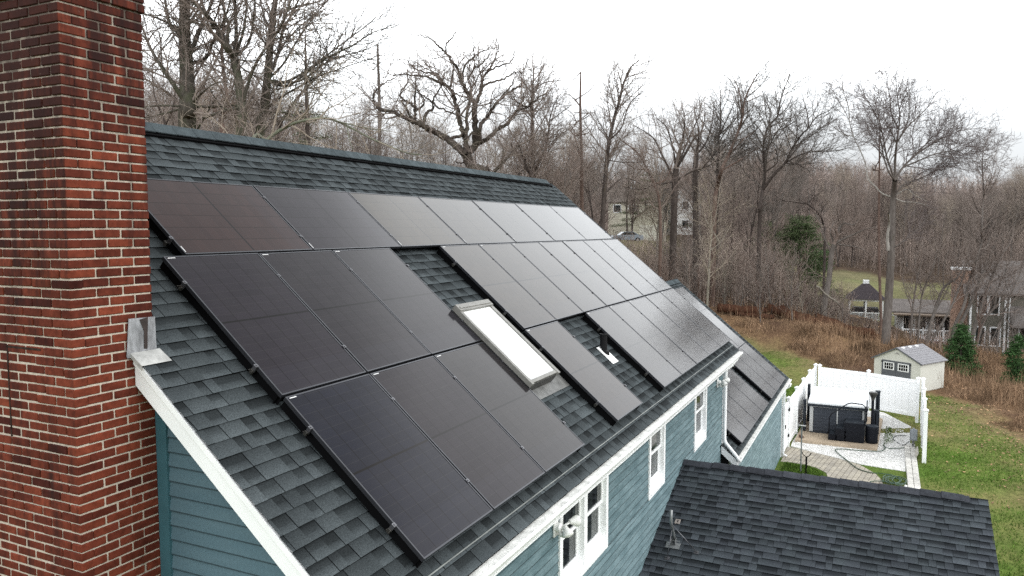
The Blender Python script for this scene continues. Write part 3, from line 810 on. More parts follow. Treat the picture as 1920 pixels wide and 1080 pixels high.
for k in range(3):
    panel(19.03 + k * (S_ + G_), 2.915, False, 1.8, f'upright solar panel midway up the wing roof, {ORD[2 - k]} from its far edge', GW, k == 0, k == 2)
for k in range(2):
    panel(19.03 + k * (L_ + G_), 1.80, True, 1.8, f'sideways solar panel just under the wing ridge, {ORD[1 - k]} from its far edge', GW, k == 0, k == 1)

# ================================================================== THINGS FIXED TO THE HOUSE
def floodlight(x, z, label, aims):
    o = thing('floodlight', (x, YWL - .02, z), label, 'floodlight', 'white twin floodlights under the eave')
    m = MB(); m.box((x, YWL - .025, z), (.115, .022, .19), None, 1, .004); m.build('back_plate', M_LAMP, o)
    m = MB(); m.lathe((x, YWL - .036, z + .01), [(.052, 0), (.052, .045), (.03, .065)], 14, (0, -1, 0)); m.build('base', M_LAMP, o, False)
    for (dx, dy, dz), ax in aims:
        p = np.array([x + dx, YWL + dy, z + dz]); a = Vector(ax).normalized(); an = np.array(a)
        m = MB(); m.tube([(x, YWL - .08, z + .01), (x + dx * .45, YWL + dy * .6 - .03, z + dz * .5 + .02), p - an * .05], .014, 8)
        h = m.build('lamp_arm', M_LAMP, o, True)
        m = MB(); m.lathe(p - an * .075, [(.018, 0), (.028, .012), (.036, .04), (.056, .07), (.064, .10), (.064, .11)], 16, a); k = m.build('lamp_head', M_LAMP, o, True)
        m = MB(); m.lathe(p + an * .034, [(.060, 0), (.054, .008), (.034, .016), (.0, .02)], 16, a); m.build('lens', M_LAMP, k, True)
    m = MB(); m.lathe((x - .0, YWL - .09, z - .085), [(.02, 0), (.04, .015), (.04, .04), (.02, .055)], 12, (0, -.4, .9)); m.build('sensor', M_LAMP, o, True)
floodlight(3.24, 4.60, 'white twin floodlight beside the nearest double window', [((-.02, -.17, -.02), (-.3, -.5, -.7)), ((.13, -.20, .06), (.8, -.55, -.1))])
floodlight(12.42, 4.56, 'white twin floodlight near the far corner downspout', [((-.02, -.17, .0), (-.4, -.5, -.7)), ((.14, -.19, .05), (.8, -.5, -.2))])

# old dish mast with two stays on the porch roof
def pz(x): return PRZ - (PRX - x) * .357
MX, MY = 7.30, -3.72
mt = thing('antenna_mast', (MX, MY, pz(MX)), 'bent grey steel dish mast with two stay rods on the dark porch roof', 'antenna mast')
m = MB(); m.tube([(MX + .08, MY, pz(MX) + .06), (MX + .05, MY, pz(MX) + .17), (MX - .12, MY, pz(MX) + .38), (MX - .155, MY, pz(MX) + .46), (MX - .16, MY, pz(MX) + .64)], .0235, 10); m.build('mast', M_GALV, mt, True)
m = MB(); q = np.array([MX, MY, pz(MX) + .016])
Rp = np.stack([np.array([math.cos(PSL), 0, math.sin(PSL)]), np.array([0, 1.0, 0]), pN], 1)
m.box(q, (.13, .22, .008), Rp); m.box(q + pN * .05 + np.array([.05, .035, 0]), (.09, .006, .10), Rp); m.box(q + pN * .05 + np.array([.05, -.035, 0]), (.09, .006, .10), Rp)
m.tube([q + pN * .07 + np.array([.06, -.10, 0]), q + pN * .07 + np.array([.06, .07, 0])], .008, 6); m.build('foot_plate', M_GALV, mt)
for fx, fy, hz in ((7.02, -3.70, .30), (7.24, -4.10, .42)):
    m = MB(); f = np.array([fx, fy, pz(fx) + .03]); t_ = np.array([MX - .13 + (hz - .38) * -.3, MY, pz(MX) + hz])
    m.tube([f, t_], .0075, 6); s_ = m.build('stay_rod', M_CLAMP, mt, True)
    m = MB(); m.box(f - np.array([0, 0, .014]), (.065, .075, .010), Rp); m.lathe(f - np.array([0, 0, .008]), [(.014, 0), (.014, .02)], 8); m.lathe(f + np.array([.0, .026, -.008]), [(.008, 0), (.008, .012)], 6); m.build('stay_foot', M_CLAMP, s_)
bp = thing('roof_bracket', (7.83, -3.66, pz(7.83)), 'small tan bracket plate lying on the porch roof behind the mast', 'bracket')
m = MB(); m.box((7.83, -3.66, pz(7.83) + .02), (.11, .085, .012), Rp, 1, .003); m.build('plate', M_RUST, bp)
m = MB(); m.box((7.83, -3.665, pz(7.83) + .0275), (.05, .016, .004), Rp); m.build('slot', M_BLACK, bp)

# ================================================================== LAND
def smooth(a, b, x): t = np.clip((x - a) / (b - a), 0, 1); return t * t * (3 - 2 * t)
CP = []
def cp(x, y, d, z=None):
    P = at(x, y, d); CP.append((P[0], P[1], P[2] if z is None else z))
for q in [(1440, 672, 45), (1350, 575, 55), (1500, 600, 50), (1650, 640, 50), (1800, 690, 50), (1900, 740, 46), (1915, 830, 30), (1860, 790, 33), (1750, 745, 38),
          (1350, 525, 75), (1170, 452, 98), (1300, 455, 98), (1170, 441, 124), (1300, 440, 124), (1480, 530, 88), (1560, 503, 115), (1640, 605, 76), (1740, 622, 70), (1860, 672, 60), (1750, 530, 110), (1900, 560, 100),
          (1420, 560, 62), (1560, 590, 62), (1700, 655, 56)]: cp(*q)
for q in [(0, -5, 0), (10, -5, 0), (20, -5, 0), (10, 5, 0), (25, 0, 0), (-10, -10, 0), (0, -20, 0), (20, -14, -.1), (29, -5, 0), (29, -9, -.05), (33, -5, .05), (10, -25, -.5), (-30, 0, .5),
          (5, 15, 1.2), (14, 24, 2.6), (28, 22, 3.0), (0, 45, 4.5), (50, 40, 6), (48, 14, 2.6), (75, 45, 7.5), (60, -40, -4), (30, -40, -2.5)]: CP.append(q)
CP = np.array(CP)
def relax(X, Y):
    X = np.asarray(X, float); Y = np.asarray(Y, float)
    d2 = (X[..., None] - CP[:, 0]) ** 2 + (Y[..., None] - CP[:, 1]) ** 2
    w_ = 1 / (d2 + 6.0) ** 1.6
    return (w_ * CP[:, 2]).sum(-1) / w_.sum(-1)
def ground_z(X, Y):
    X = np.asarray(X, float); Y = np.asarray(Y, float)
    z = relax(X, Y)
    dx = np.maximum(np.maximum(-4 - X, X - 33.0), 0); dy = np.maximum(np.maximum(-9.5 - Y, Y - 7), 0)
    flat = smooth(0, 7, np.hypot(dx, dy)); z = z * flat
    R = np.hypot(X - CAM[0], Y - CAM[1]); az = np.arctan2(Y - CAM[1], X - CAM[0])
    hill = 12 + 20 * smooth(-.55, .75, az) + 4 * np.sin(az * 7 + 1) + 2 * np.sin(az * 17)
    z = z + smooth(125, 420, R) * (hill - 2 + .5 * np.sin(X * .05) * np.cos(Y * .04)) * smooth(-2.4, -1.2, az) * smooth(3.0, 2.2, az)
    bumpy = smooth(30, 42, R)
    return z + bumpy * (.10 * np.sin(X * 1.1 + 2 * np.sin(Y * .7)) * np.cos(Y * .9) + .05 * np.sin(X * 2.7 + Y * 1.9))
LAWN = np.array([(-60, -40), (5, -26), (16, -17.5), (22, -14.2), (29, -11.5), (32.3, -10.9), (36.4, -9.4), (39.5, -7.5), (41.5, -3.0), (44.3, -.6), (46, 4), (40, 10), (20, 14), (-20, 16), (-60, 20)], float)
def inside(X, Y, poly):
    c = np.zeros(X.shape, bool); n = len(poly)
    for i in range(n):
        x0, y0 = poly[i]; x1, y1 = poly[(i + 1) % n]
        k = ((y0 > Y) != (y1 > Y)) & (X < (x1 - x0) * (Y - y0) / (y1 - y0 + 1e-12) + x0); c ^= k
    return c
def sdist(X, Y, poly):
    d = np.full(X.shape, 1e9); n = len(poly)
    for i in range(n):
        a = poly[i]; b = poly[(i + 1) % n]; ab = b - a
        t = np.clip(((X - a[0]) * ab[0] + (Y - a[1]) * ab[1]) / (ab @ ab), 0, 1)
        d = np.minimum(d, np.hypot(X - a[0] - t * ab[0], Y - a[1] - t * ab[1]))
    return np.where(inside(X, Y, poly), -d, d)
def vnoise(X, Y, s, seed=0):
    r = np.random.default_rng(seed); ph = r.uniform(0, 6.28, (8, 3)); out = 0
    for i in range(8):
        a = ph[i, 0]; k = s * (1 + .35 * i)
        out = out + np.sin((X * math.cos(a) + Y * math.sin(a)) * k + ph[i, 1] + 1.3 * np.sin((X * math.sin(a) - Y * math.cos(a)) * k * .7 + ph[i, 2])) / (1 + .3 * i)
    return out / 3
def zone_colour(X, Y):
    X = np.asarray(X, float); Y = np.asarray(Y, float)
    dl = sdist(X, Y, LAWN) + vnoise(X, Y, .9, 1) * .8 + vnoise(X, Y, 3.1, 2) * .35
    gr = np.array([.082, .150, .024]); gr2 = np.array([.190, .165, .070]); gr3 = np.array([.055, .105, .018])
    k = np.clip(.36 + .60 * vnoise(X, Y, .55, 3) + .25 * vnoise(X, Y, 2.6, 4), 0, 1)[..., None]
    lawn = gr * (1 - k) + gr2 * k
    k2 = np.clip(.9 * vnoise(X, Y, .35, 5), 0, .8)[..., None]; lawn = lawn * (1 - k2) + gr3 * k2
    near = np.exp(-np.maximum(-dl, 0) / 2.2)[..., None] * .65
    lawn = lawn * (1 - near) + np.array([.20, .150, .082]) * near
    k = np.clip(.5 + .8 * vnoise(X, Y, .5, 6), 0, 1)[..., None]
    brush = np.array([.185, .115, .066]) * (1 - k) + np.array([.105, .064, .043]) * k
    D = (X - CAM[0]) * WR[0, 2] + (Y - CAM[1]) * WR[1, 2]
    litter = np.array([.085, .058, .042]) * (1 - k) + np.array([.060, .043, .033]) * k
    f1 = (smooth(-.4, 1.2, dl))[..., None]
    c = lawn * (1 - f1) + brush * f1
    f2 = smooth(52, 56, D + 1.5 * vnoise(X, Y, .3, 7))[..., None] * f1
    c = c * (1 - f2) + litter * f2
    # pale green field beyond the trees
    px = 960 + F * ((X - CAM[0]) * WR[0, 0] + (Y - CAM[1]) * WR[1, 0]) / np.maximum(D, 1)
    fld = np.maximum(smooth(66, 72, D) * smooth(112, 104, D) * smooth(1455, 1500, px) * smooth(2100, 1950, px), smooth(84, 90, D) * smooth(124, 116, D) * smooth(1120, 1150, px) * smooth(1290, 1240, px) * 1.0)
    fld = fld * np.clip(.85 + .4 * vnoise(X, Y, .25, 8), 0, 1)
    k = np.clip(.5 + .6 * vnoise(X, Y, .4, 9), 0, 1)[..., None]
    fc = np.array([.150, .160, .070]) * (1 - k) + np.array([.185, .165, .095]) * k
    c = c * (1 - fld[..., None]) + fc * fld[..., None]
    far = smooth(110, 200, D)[..., None]
    return c * (1 - far) + np.array([.085, .066, .060]) * far

def ground_sheet():
    az0 = math.atan2(WR[1, 2], WR[0, 2])
    A = np.concatenate([np.linspace(-.75, .75, 330), np.linspace(.75, 2 * math.pi - .75, 90)[1:-1]]) + az0
    Rr = np.concatenate([[0.5, 4, 8, 12], np.geomspace(14, 70, 120), np.geomspace(71, 700, 60)])
    X = CAM[0] + Rr[:, None] * np.cos(A); Y = CAM[1] + Rr[:, None] * np.sin(A)
    Z = ground_z(X, Y); col = zone_colour(X, Y)
    n, m_ = X.shape; V = np.stack([X, Y, Z], -1).reshape(-1, 3)
    i = np.arange(n - 1)[:, None] * m_; j = np.arange(m_)[None]; j2 = (j + 1) % m_
    Fq = np.stack([i + j, i + m_ + j, i + m_ + j2, i + j2], -1).reshape(-1, 4)
    return props(mesh_np('ground', V, Fq, M_EARTH, None, col=col.reshape(-1, 3), smooth=True), kind='structure')
ground_sheet()

def blades(name, X, Y, hgt, wid, lean, mat, seed, tint=None, label=None, zoff=0.0, segs=1):
    r = np.random.default_rng(seed); n = len(X); Z = ground_z(X, Y) + zoff
    a = r.uniform(0, 6.283, n); b = r.uniform(0, 6.283, n)
    h = hgt; lx = np.cos(b) * lean * h; ly = np.sin(b) * lean * h
    wx = np.cos(a) * wid / 2; wy = np.sin(a) * wid / 2
    base = np.stack([X, Y, Z - .02], -1); wv = np.stack([wx, wy, 0 * wx], -1); top = base + np.stack([lx, ly, h], -1)
    mid = base + np.stack([lx * .35, ly * .35, h * .55], -1)
    V = np.stack([base - wv, base + wv, mid + wv * .8, top + wv * .2, top - wv * .2, mid - wv * .8], 1).reshape(-1, 3)
    i = np.arange(n)[:, None] * 6
    Fq = np.concatenate([i + np.array([0, 1, 2, 5]), i + np.array([5, 2, 3, 4])])
    t = np.exp(r.normal(0, .35, n)) if tint is None else tint
    return props(mesh_np(name, V, Fq, mat, None, tint=np.repeat(t, 6)), label, None, None, 'stuff')

def sector(n, x0, x1, d0, d1, seed, power=1.0):
    """points spread over the ground between two photo columns and two distances"""
    r = np.random.default_rng(seed); d = d0 + (d1 - d0) * r.random(n) ** power; x = r.uniform(x0, x1, n)
    P = CAM[:2] + d[:, None] * (WR[:2, 2] + (x[:, None] - 960) / F * WR[:2, 0]); return P[:, 0], P[:, 1], d, x, r
# dry brush on the slope between lawn and wood
X, Y, D, PX, r = sector(230000, 1230, 2080, 30, 57, 21)
dl = sdist(X, Y, LAWN) + vnoise(X, Y, .9, 1) * .8; keep = (dl > .3) & ~((D > 50.5) & (PX < 1690)) & (np.hypot(X - 39.8, Y + 7.6) > 2.0)
cl_ = vnoise(X, Y, 1.3, 12); keep &= (r.random(len(X)) < np.clip(.35 + .9 * cl_, .08, 1))
X, Y, cl_, dl = X[keep], Y[keep], cl_[keep], dl[keep]
k = np.clip(.5 + .7 * vnoise(X, Y, .45, 6), 0, 1)
hg = r.uniform(.12, .60, len(X)) * (.35 + 1.15 * np.clip(cl_, 0, 1)) * smooth(0, 2.5, dl) + .08
blades('dry_brush', X, Y, hg * 1.05, r.uniform(.010, .028, len(X)), r.uniform(.1, .9, len(X)), M_DRY, 22, np.exp(r.normal(0, .42, len(X))) * (1.18 - .70 * k))
X, Y, D, PX, r = sector(5200, 1230, 2080, 32, 56, 23)
dl = sdist(X, Y, LAWN); k = dl > 1.5; X, Y = X[k], Y[k]
blades('tall_weeds', X, Y, r.uniform(.6, 1.35, len(X)), r.uniform(.008, .018, len(X)), r.uniform(0, .35, len(X)), M_DRY, 24, np.exp(r.normal(.1, .3, len(X))))
# lawn grass tufts and leaves blown over it
X, Y, D, PX, r = sector(110000, 1380, 2080, 17, 46, 25)
dl = sdist(X, Y, LAWN) + vnoise(X, Y, .9, 1) * .8; PATIO = np.array([(21, -7.95), (31.2, -7.8), (32.5, -3.5), (21, -3.5)], float)
k = (dl < -.1) & ~inside(X, Y, PATIO) & (r.random(len(X)) < np.clip(.55 - .75 * vnoise(X, Y, .55, 3), .02, 1)); X, Y = X[k], Y[k]
kk = np.clip(.45 + .5 * vnoise(X, Y, .8, 3), 0, 1)
blades('lawn_grass', X, Y, r.uniform(.03, .085, len(X)), r.uniform(.012, .03, len(X)), r.uniform(.2, 1.1, len(X)), M_GRASS, 26, np.exp(r.normal(0, .24, len(X))) * (.75 + .75 * kk), zoff=.01)
def litter(name, n, x0, x1, d0, d1, seed, fn):
    X, Y, D, PX, r = sector(n, x0, x1, d0, d1, seed); k = fn(X, Y, r); X, Y = X[k], Y[k]; n = len(X)
    Z = ground_z(X, Y) + .035; a = r.uniform(0, 6.28, n); s = r.uniform(.025, .06, n)
    ux = np.stack([np.cos(a), np.sin(a), r.uniform(-.4, .4, n)], -1) * s[:, None]; vx = np.stack([-np.sin(a), np.cos(a), r.uniform(-.4, .4, n)], -1) * s[:, None] * .7
    c = np.stack([X, Y, Z], -1); V = np.stack([c - ux, c - vx, c + ux, c + vx], 1).reshape(-1, 3)
    props(mesh_np(name, V, np.arange(4 * n).reshape(-1, 4), M_LEAF, None, tint=np.repeat(np.exp(r.normal(0, .45, n)), 4)), kind='stuff')
litter('fallen_leaves', 5500, 1600, 2050, 20, 46, 27, lambda X, Y, r: (r.random(len(X)) < np.clip(np.exp(-np.abs(sdist(X, Y, LAWN)) / 2.0) + .05, 0, 1)) & ~inside(X, Y, PATIO))
litter('leaf_litter', 26000, 1150, 2080, 50, 75, 28, lambda X, Y, r: sdist(X, Y, LAWN) > 1)


# ================================================================== YARD
def sheet(name, pts, z, mat, kind='structure', th=.02):
    m = MB(); pts = [(x, y, z) for x, y in pts]
    a = sum(pts[i][0] * pts[(i + 1) % len(pts)][1] - pts[(i + 1) % len(pts)][0] * pts[i][1] for i in range(len(pts)))
    if a < 0: pts = pts[::-1]
    plate(m, pts, (0, 0, 1), th); return props(m.build(name, mat), kind=kind)
def paver_mat():
    s = NT('pavers'); p = s.pos(); v = s.mapv(p, (1, 1, 1), (0, 0, rad(8)))
    b = s.new('ShaderNodeTexBrick'); s.ln(v, b.inputs['Vector']); b.inputs['Scale'].default_value = 1; b.inputs['Brick Width'].default_value = .23; b.inputs['Row Height'].default_value = .155
    b.inputs['Mortar Size'].default_value = .008; b.inputs['Color1'].default_value = (.42, .38, .31, 1); b.inputs['Color2'].default_value = (.34, .31, .265, 1); b.inputs['Mortar'].default_value = (.12, .10, .08, 1)
    c = s.scale_col(b.outputs['Color'], s.rng(s.noise(p, 2, 4), .3, .7, .8, 1.2)); return s.done(c, .9, .2)
def gravel_mat():
    s = NT('white_gravel'); p = s.pos(); v = s.new('ShaderNodeTexVoronoi'); v.inputs['Scale'].default_value = 22; s.ln(p, v.inputs['Vector'])
    n = s.noise(p, 1.6, 5, .7)
    sp = s.noise(p, 14, 4, .75)
    c = s.mix(s.rng(v.outputs['Distance'], .2, .6, 0, 1), (.88, .87, .85), (.62, .61, .59))
    c = s.mix(s.rng(s.math('ADD', s.math('MULTIPLY', n, .5), s.math('MULTIPLY', sp, .5)), .57, .66, 0, .8), c, (.14, .12, .095))
    s.bump(v.outputs['Distance'], .8, .03); return s.done(c, .85, .2)
M_PAVE = paver_mat(); M_GRAV = gravel_mat()
M_CONC = simple('concrete_tan', (.40, .32, .235), .85, .18, 3, .1)
M_STONE = simple('pale_stone', (.58, .56, .52), .85, .22, 5, .3, tint=True)
sheet('paver_path', [(24.75, -3.62), (23.95, -5.3), (23.46, -6.05), (22.6, -6.55), (21.9, -6.75), (21.0, -6.75), (20.0, -6.6), (20.0, -5.0), (21.4, -5.2), (22.05, -5.1), (22.5, -4.75), (22.68, -4.4), (22.75, -3.9), (22.7, -3.62)], .012, M_PAVE)
sheet('gravel_bed', [(25.6, -3.72), (24.8, -3.72), (24.3, -4.6), (23.95, -5.34), (23.5, -6.1), (23.42, -6.6), (23.3, -7.42), (24.6, -7.44), (26.4, -7.44), (26.5, -7.62), (29.8, -7.75), (32.0, -6.75), (32.2, -4.0), (25.6, -3.72)], .016, M_GRAV)
sheet('patio_slab', [(25.42, -3.80), (25.45, -6.56), (30.4, -6.72), (30.6, -3.86)], .105, M_CONC, th=.13)
r = np.random.default_rng(5); m = MB(); x = 20.0
for sx_ in (0, 1):
    x = 20.0
    while x < 26.5:
        L = r.uniform(.22, .42); y = -7.44 - sx_ * .18
        m.box((x + L / 2, y - .085, .03 + r.uniform(0, .012)), (L - .008, .17, .08), None, math.exp(r.normal(0, .10)), .01); x += L
props(m.build('stone_edging', M_STONE), kind='structure')
r = np.random.default_rng(6); n = 2600
X = r.uniform(23.4, 32, n); Y = r.uniform(-7.5, -3.8, n)
GP = np.array([(25.5, -3.8), (24.8, -3.75), (24.0, -5.3), (23.5, -6.1), (23.35, -7.4), (26.3, -7.4), (29.8, -7.6), (32, -6.75), (32.1, -4)], float)
SP = np.array([(25.4, -3.7), (25.4, -6.6), (30.5, -6.8), (30.7, -3.7)], float)
k = inside(X, Y, GP) & ~inside(X, Y, SP); X, Y = X[k], Y[k]; m = MB()
for x, y in zip(X, Y):
    s_ = r.uniform(.012, .03); m.box((x, y, .02 + s_ * .3), (s_ * 2, s_ * 1.5, s_), np.array(Matrix.Rotation(r.uniform(0, 6), 3, 'Z')), math.exp(r.normal(0, .2)), s_ * .25)
props(m.build('gravel', simple('loose_gravel', (.72, .71, .68), .8, .1, 9, tint=True)), kind='stuff')
# grass islands by the path and weeds in the gravel
for nm, poly, nn, sd_ in (('island_grass', [(22.6, -3.75), (22.55, -4.5), (22.0, -5.0), (21.2, -5.05), (20.2, -4.9), (20, -3.7)], 5200, 31), ('weeds', [(26.4, -6.75), (29.4, -6.85), (29.2, -7.05), (26.9, -7.1)], 420, 32)):
    r = np.random.default_rng(sd_); P = np.array(poly, float); X = r.uniform(P[:, 0].min(), P[:, 0].max(), nn * 2); Y = r.uniform(P[:, 1].min(), P[:, 1].max(), nn * 2); k = inside(X, Y, P); X, Y = X[k][:nn], Y[k][:nn]
    blades(nm, X, Y, r.uniform(.03, .075, len(X)), r.uniform(.012, .025, len(X)), r.uniform(.2, 1.0, len(X)), M_GRASS, sd_, zoff=.02)

# white vinyl privacy fence, one panel per bay
ft_ = 1.78
def fence_post(m, x, y, z0, zt, w_=.125):
    m.box((x, y, (z0 + zt - .06) / 2), (w_, w_, zt - .06 - z0), None, 1, .006)
    m.box((x, y, zt - .05), (w_ + .05, w_ + .05, .035), None, 1, .008); m.lathe((x, y, zt - .034), [((w_ + .02) * .66, 0), ((w_ - .03) * .5, .03), (.012, .055)], 4)
def fence_run(name, pts, label, g0=.10, top=1.72, group=None, zt=1.85):
    o = thing(name, (*pts[0], 0), label, 'fence', group)
    for i, (x, y) in enumerate(pts):
        m = MB(); fence_post(m, x, y, -.15, zt); m.build('post', M_VINYL, o)
    for i in range(len(pts) - 1):
        a = np.array([*pts[i], 0.0]); b = np.array([*pts[i + 1], 0.0]); d = b - a; L = np.linalg.norm(d); d /= L; nrm = np.array([-d[1], d[0], 0])
        R = np.stack([d, nrm, np.array([0, 0, 1.0])], 1); c = (a + b) / 2
        gz = float(ground_z(c[0], c[1])) + g0
        m = MB(); Lp = L - .125
        m.box(c + [0, 0, top - .07], (Lp, .055, .14), R, 1, .006); m.box(c + [0, 0, gz + .08], (Lp, .055, .16), R, 1, .006)
        k = max(1, round(Lp / .285)); wb = Lp / k
        for j in range(k):
            q = c + d * (-Lp / 2 + wb * (j + .5)); h0, h1 = gz + .15, top - .13
            m.box(q + np.array([0, 0, (h0 + h1) / 2]), (wb - .004, .024, h1 - h0), R, 1, .004)
        m.build('panel', M_VINYL, o)
    return o
fence_run('vinyl_fence', [(24.7, -3.62), (26.74, -3.70), (28.7, -3.77), (30.76, -3.84), (32.45, -3.94)], 'long white vinyl fence running from the wing corner past the hot tub', .06, group='white vinyl privacy fences')
fence_run('vinyl_fence', [(32.36, -4.12), (31.79, -6.12), (30.84, -7.98)], 'white vinyl fence screening the hot tub in front of the shed', .22, group='white vinyl privacy fences')
o = fence_run('vinyl_fence', [(24.68, -8.0), (26.66, -8.04), (28.6, -8.09), (30.79, -8.16)], 'white vinyl fence seen end on at the lawn side of the gravel', .12, group='white vinyl privacy fences')
# gate next to the house corner
gt = thing('fence_gate', (23.45, -3.60, 0), 'white vinyl gate with black hinges by the wing corner', 'gate')
m = MB(); fence_post(m, 23.42, -3.58, -.1, 1.80); m.build('post', M_VINYL, gt)
m = MB(); m.bb((23.52, -3.615, .10), (24.6, -3.565, 1.68), 1, .005)
for zz_ in (.16, 1.58): m.bb((23.52, -3.632, zz_ - .07), (24.6, -3.55, zz_ + .07), 1, .005)
for xx_ in (23.57, 24.55): m.bb((xx_ - .05, -3.63, .1), (xx_ + .05, -3.552, 1.68), 1, .005)
m.build('gate_leaf', M_VINYL, gt)
for zz_ in (.45, 1.40):
    m = MB(); m.bb((24.50, -3.66, zz_ - .03), (24.74, -3.634, zz_ + .03)); m.lathe((24.62, -3.67, zz_ - .06), [(.014, 0), (.014, .12)], 8); m.build('hinge', M_BLACK, gt)
m = MB(); m.bb((23.5, -3.67, .95), (23.62, -3.636, 1.05)); m.build('latch', M_BLACK, gt)

# hot tub with its cover, cabinet panels, lifter and control posts
M_CAB = simple('tub_cabinet_slate', (.042, .048, .060), .6, .15, 4, 0, .2, stretch=(1, 1, 6))
M_CABT = simple('tub_trim_pale', (.42, .43, .43), .5, .06, 6)
M_COV = simple('tub_cover_vinyl', (.72, .74, .76), .4, .04, 3, 0, .4)
M_SKIRT = simple('tub_cover_skirt', (.020, .025, .032), .6, .1, 6, 0, .2)
M_STEP = simple('steps_black', (.006, .007, .011), .6, .2, 8, 0, .2)
tub = thing('hot_tub', (28, -5.2, .105), 'square hot tub with dark panelled sides and snow white cover', 'hot tub')
tx0, tx1, ty0, ty1, tz0, tz1 = 26.75, 29.3, -6.15, -4.18, .11, 1.18
m = MB(); m.bb((tx0 + .03, ty0 + .03, tz0 + .07), (tx1 - .03, ty1 - .03, tz1)); m.bb((tx0 + .06, ty0 + .06, tz0), (tx1 - .06, ty1 - .06, tz0 + .08))
cab = m.build('cabinet', M_CAB, tub)
m = MB()
for k in range(8):
    z_ = tz0 + .10 + k * .118
    m.bb((tx0 + .012, ty0 + .16, z_), (tx0 + .031, -5.19, z_ + .112)); m.bb((tx0 + .012, -5.13, z_), (tx0 + .031, ty1 - .16, z_ + .112))
    m.bb((tx0 + .16, ty0 + .012, z_), (tx1 - .16, ty0 + .031, z_ + .112)); m.bb((tx0 + .16, ty1 - .031, z_), (tx1 - .16, ty1 - .012, z_ + .112))
m.build('side_board', M_CAB, cab)
for y_, w_ in ((ty1 - .065, .13), (ty0 + .065, .13), (-5.16, .045)):
    m = MB(); m.bb((tx0 - .002, y_ - w_ / 2, tz0 + .05), (tx0 + .03, y_ + w_ / 2, tz1 - .02), 1, .006)
    if w_ > .1:
        m.bb((tx0 + .031, y_ - (.064 if y_ < -5 else -.035), tz0 + .05), (tx0 + .16, y_ + (-.035 if y_ < -5 else .064), tz1 - .02))
    m.build('corner_trim', M_CABT, tub)
m = MB(); m.bb((tx0 - .001, ty0 + .13, tz1 - .06), (tx0 + .029, ty1 - .13, tz1 - .02)); m.build('top_trim', M_CABT, tub)
m = MB()      # cover: two halves rising to the middle fold
ym = (ty0 + ty1) / 2; xm = (tx0 + tx1) / 2
for a, b in ((tx0 - .07, xm), (xm, tx1 + .10)):
    ha, hb = (.10, .21) if a < xm else (.21, .19)
    V = [(x, y, z) for x, h_ in ((a + .006, ha), (b - .006, hb)) for y in (ty0 - .06, ty1 + .06) for z in (tz1 + .03, tz1 + .03 + h_)]
    m.add(V, [(0, 1, 3, 2), (4, 6, 7, 5), (0, 4, 5, 1), (2, 3, 7, 6), (0, 2, 6, 4), (1, 5, 7, 3)])
cv = m.build('cover', M_COV, tub)
m = MB(); m.bb((tx0 - .074, ty0 - .064, tz1 - .03), (tx1 + .104, ty1 + .064, tz1 + .065)); m.build('cover_skirt', M_SKIRT, cv)
m = MB(); m.tube([(28.7, -4.95, tz1 + .245), (28.75, -5.0, tz1 + .275), (28.85, -5.35, tz1 + .28), (28.8, -5.65, tz1 + .245)], .012, 6); m.build('cover_strap', M_CABT, cv)
lf = thing('cover_lifter', (27.6, -3.98, .11), 'dark upright cover lifter brackets at the fence side of the hot tub', 'cover lifter')
m = MB(); m.box((27.0, -3.985, .72), (.22, .10, 1.22), None, 1, .01); m.build('bracket', M_SKIRT, lf)
m = MB(); m.box((28.7, -3.985, .86), (.22, .10, 1.5), None, 1, .01); m.build('bracket', M_SKIRT, lf)
pr = thing('patio_heater', (26.55, -6.42, .11), 'black post with a lamp-like cap standing at the hot tub corner', 'post')
m = MB(); m.tube([(26.55, -6.36, .3), (26.55, -6.36, 1.62)], .05, 10); m.build('post', M_STEP, pr)
m = MB(); m.lathe((26.55, -6.36, 1.60), [(.05, 0), (.075, .10), (.13, .20), (.15, .24), (.15, .30), (.12, .31)], 12); m.build('cap', M_DARKM, pr)
for i_, (px_, py_, ht_, lb) in enumerate(((26.72, -6.47, 1.06, 'shorter dark square screen post right of the hot tub steps'), (27.6, -6.52, 1.62, 'taller dark square screen post behind the hot tub steps'))):
    o = thing('screen_post', (px_, py_, .11), lb, 'post')
    m = MB(); m.box((px_, py_, .11 + ht_ / 2), (.17, .15, ht_), None, 1, .012); m.box((px_, py_, .11 + ht_ + .02), (.20, .18, .045), None, 1, .01); m.build('column', M_SKIRT, o)
    m = MB(); m.box((px_ - .087, py_, .11 + ht_ * .55), (.008, .03, ht_ * .8)); m.build('groove', M_BLACK, o)
bn = thing('storage_barrel', (26.2, -6.36, .11), 'round black barrel at the foot of the hot tub post', 'barrel')
m = MB(); m.lathe((26.2, -6.36, .11), [(.20, 0), (.215, .05), (.215, .56), (.20, .60)], 18); m.build('body', M_STEP, bn)
m = MB(); m.lathe((26.2, -6.36, .71), [(.215, 0), (.215, .025), (.19, .04)], 18); m.build('lid', M_SKIRT, bn)
st = thing('tub_steps', (26.3, -5.6, .11), 'black plastic three tread steps leading up to the hot tub', 'steps')
for k, (yA_, yB_, h_) in enumerate(((-4.90, -5.22, .22), (-5.14, -5.52, .46), (-5.44, -6.12, .70))):
    m = MB(); m.bb((25.92, yB_, .11), (26.62, yA_, .11 + h_), 1, .012)
    for q in range(4): m.bb((25.912, yB_ + .05, .15 + q * h_ / 4), (25.924, yA_ - .05, .15 + (q + .7) * h_ / 4 - .02))
    m.build('riser', M_STEP, st)
    m = MB()
    for q in range(6): m.bb((25.95 + q * .107, yB_ + .03, .111 + h_), (26.04 + q * .107, yA_ - .03, .122 + h_))
    m.build('tread', M_SKIRT, st)
hr = thing('handrail', (25.98, -5, .11), 'black bent tube handrail beside the hot tub steps', 'handrail')
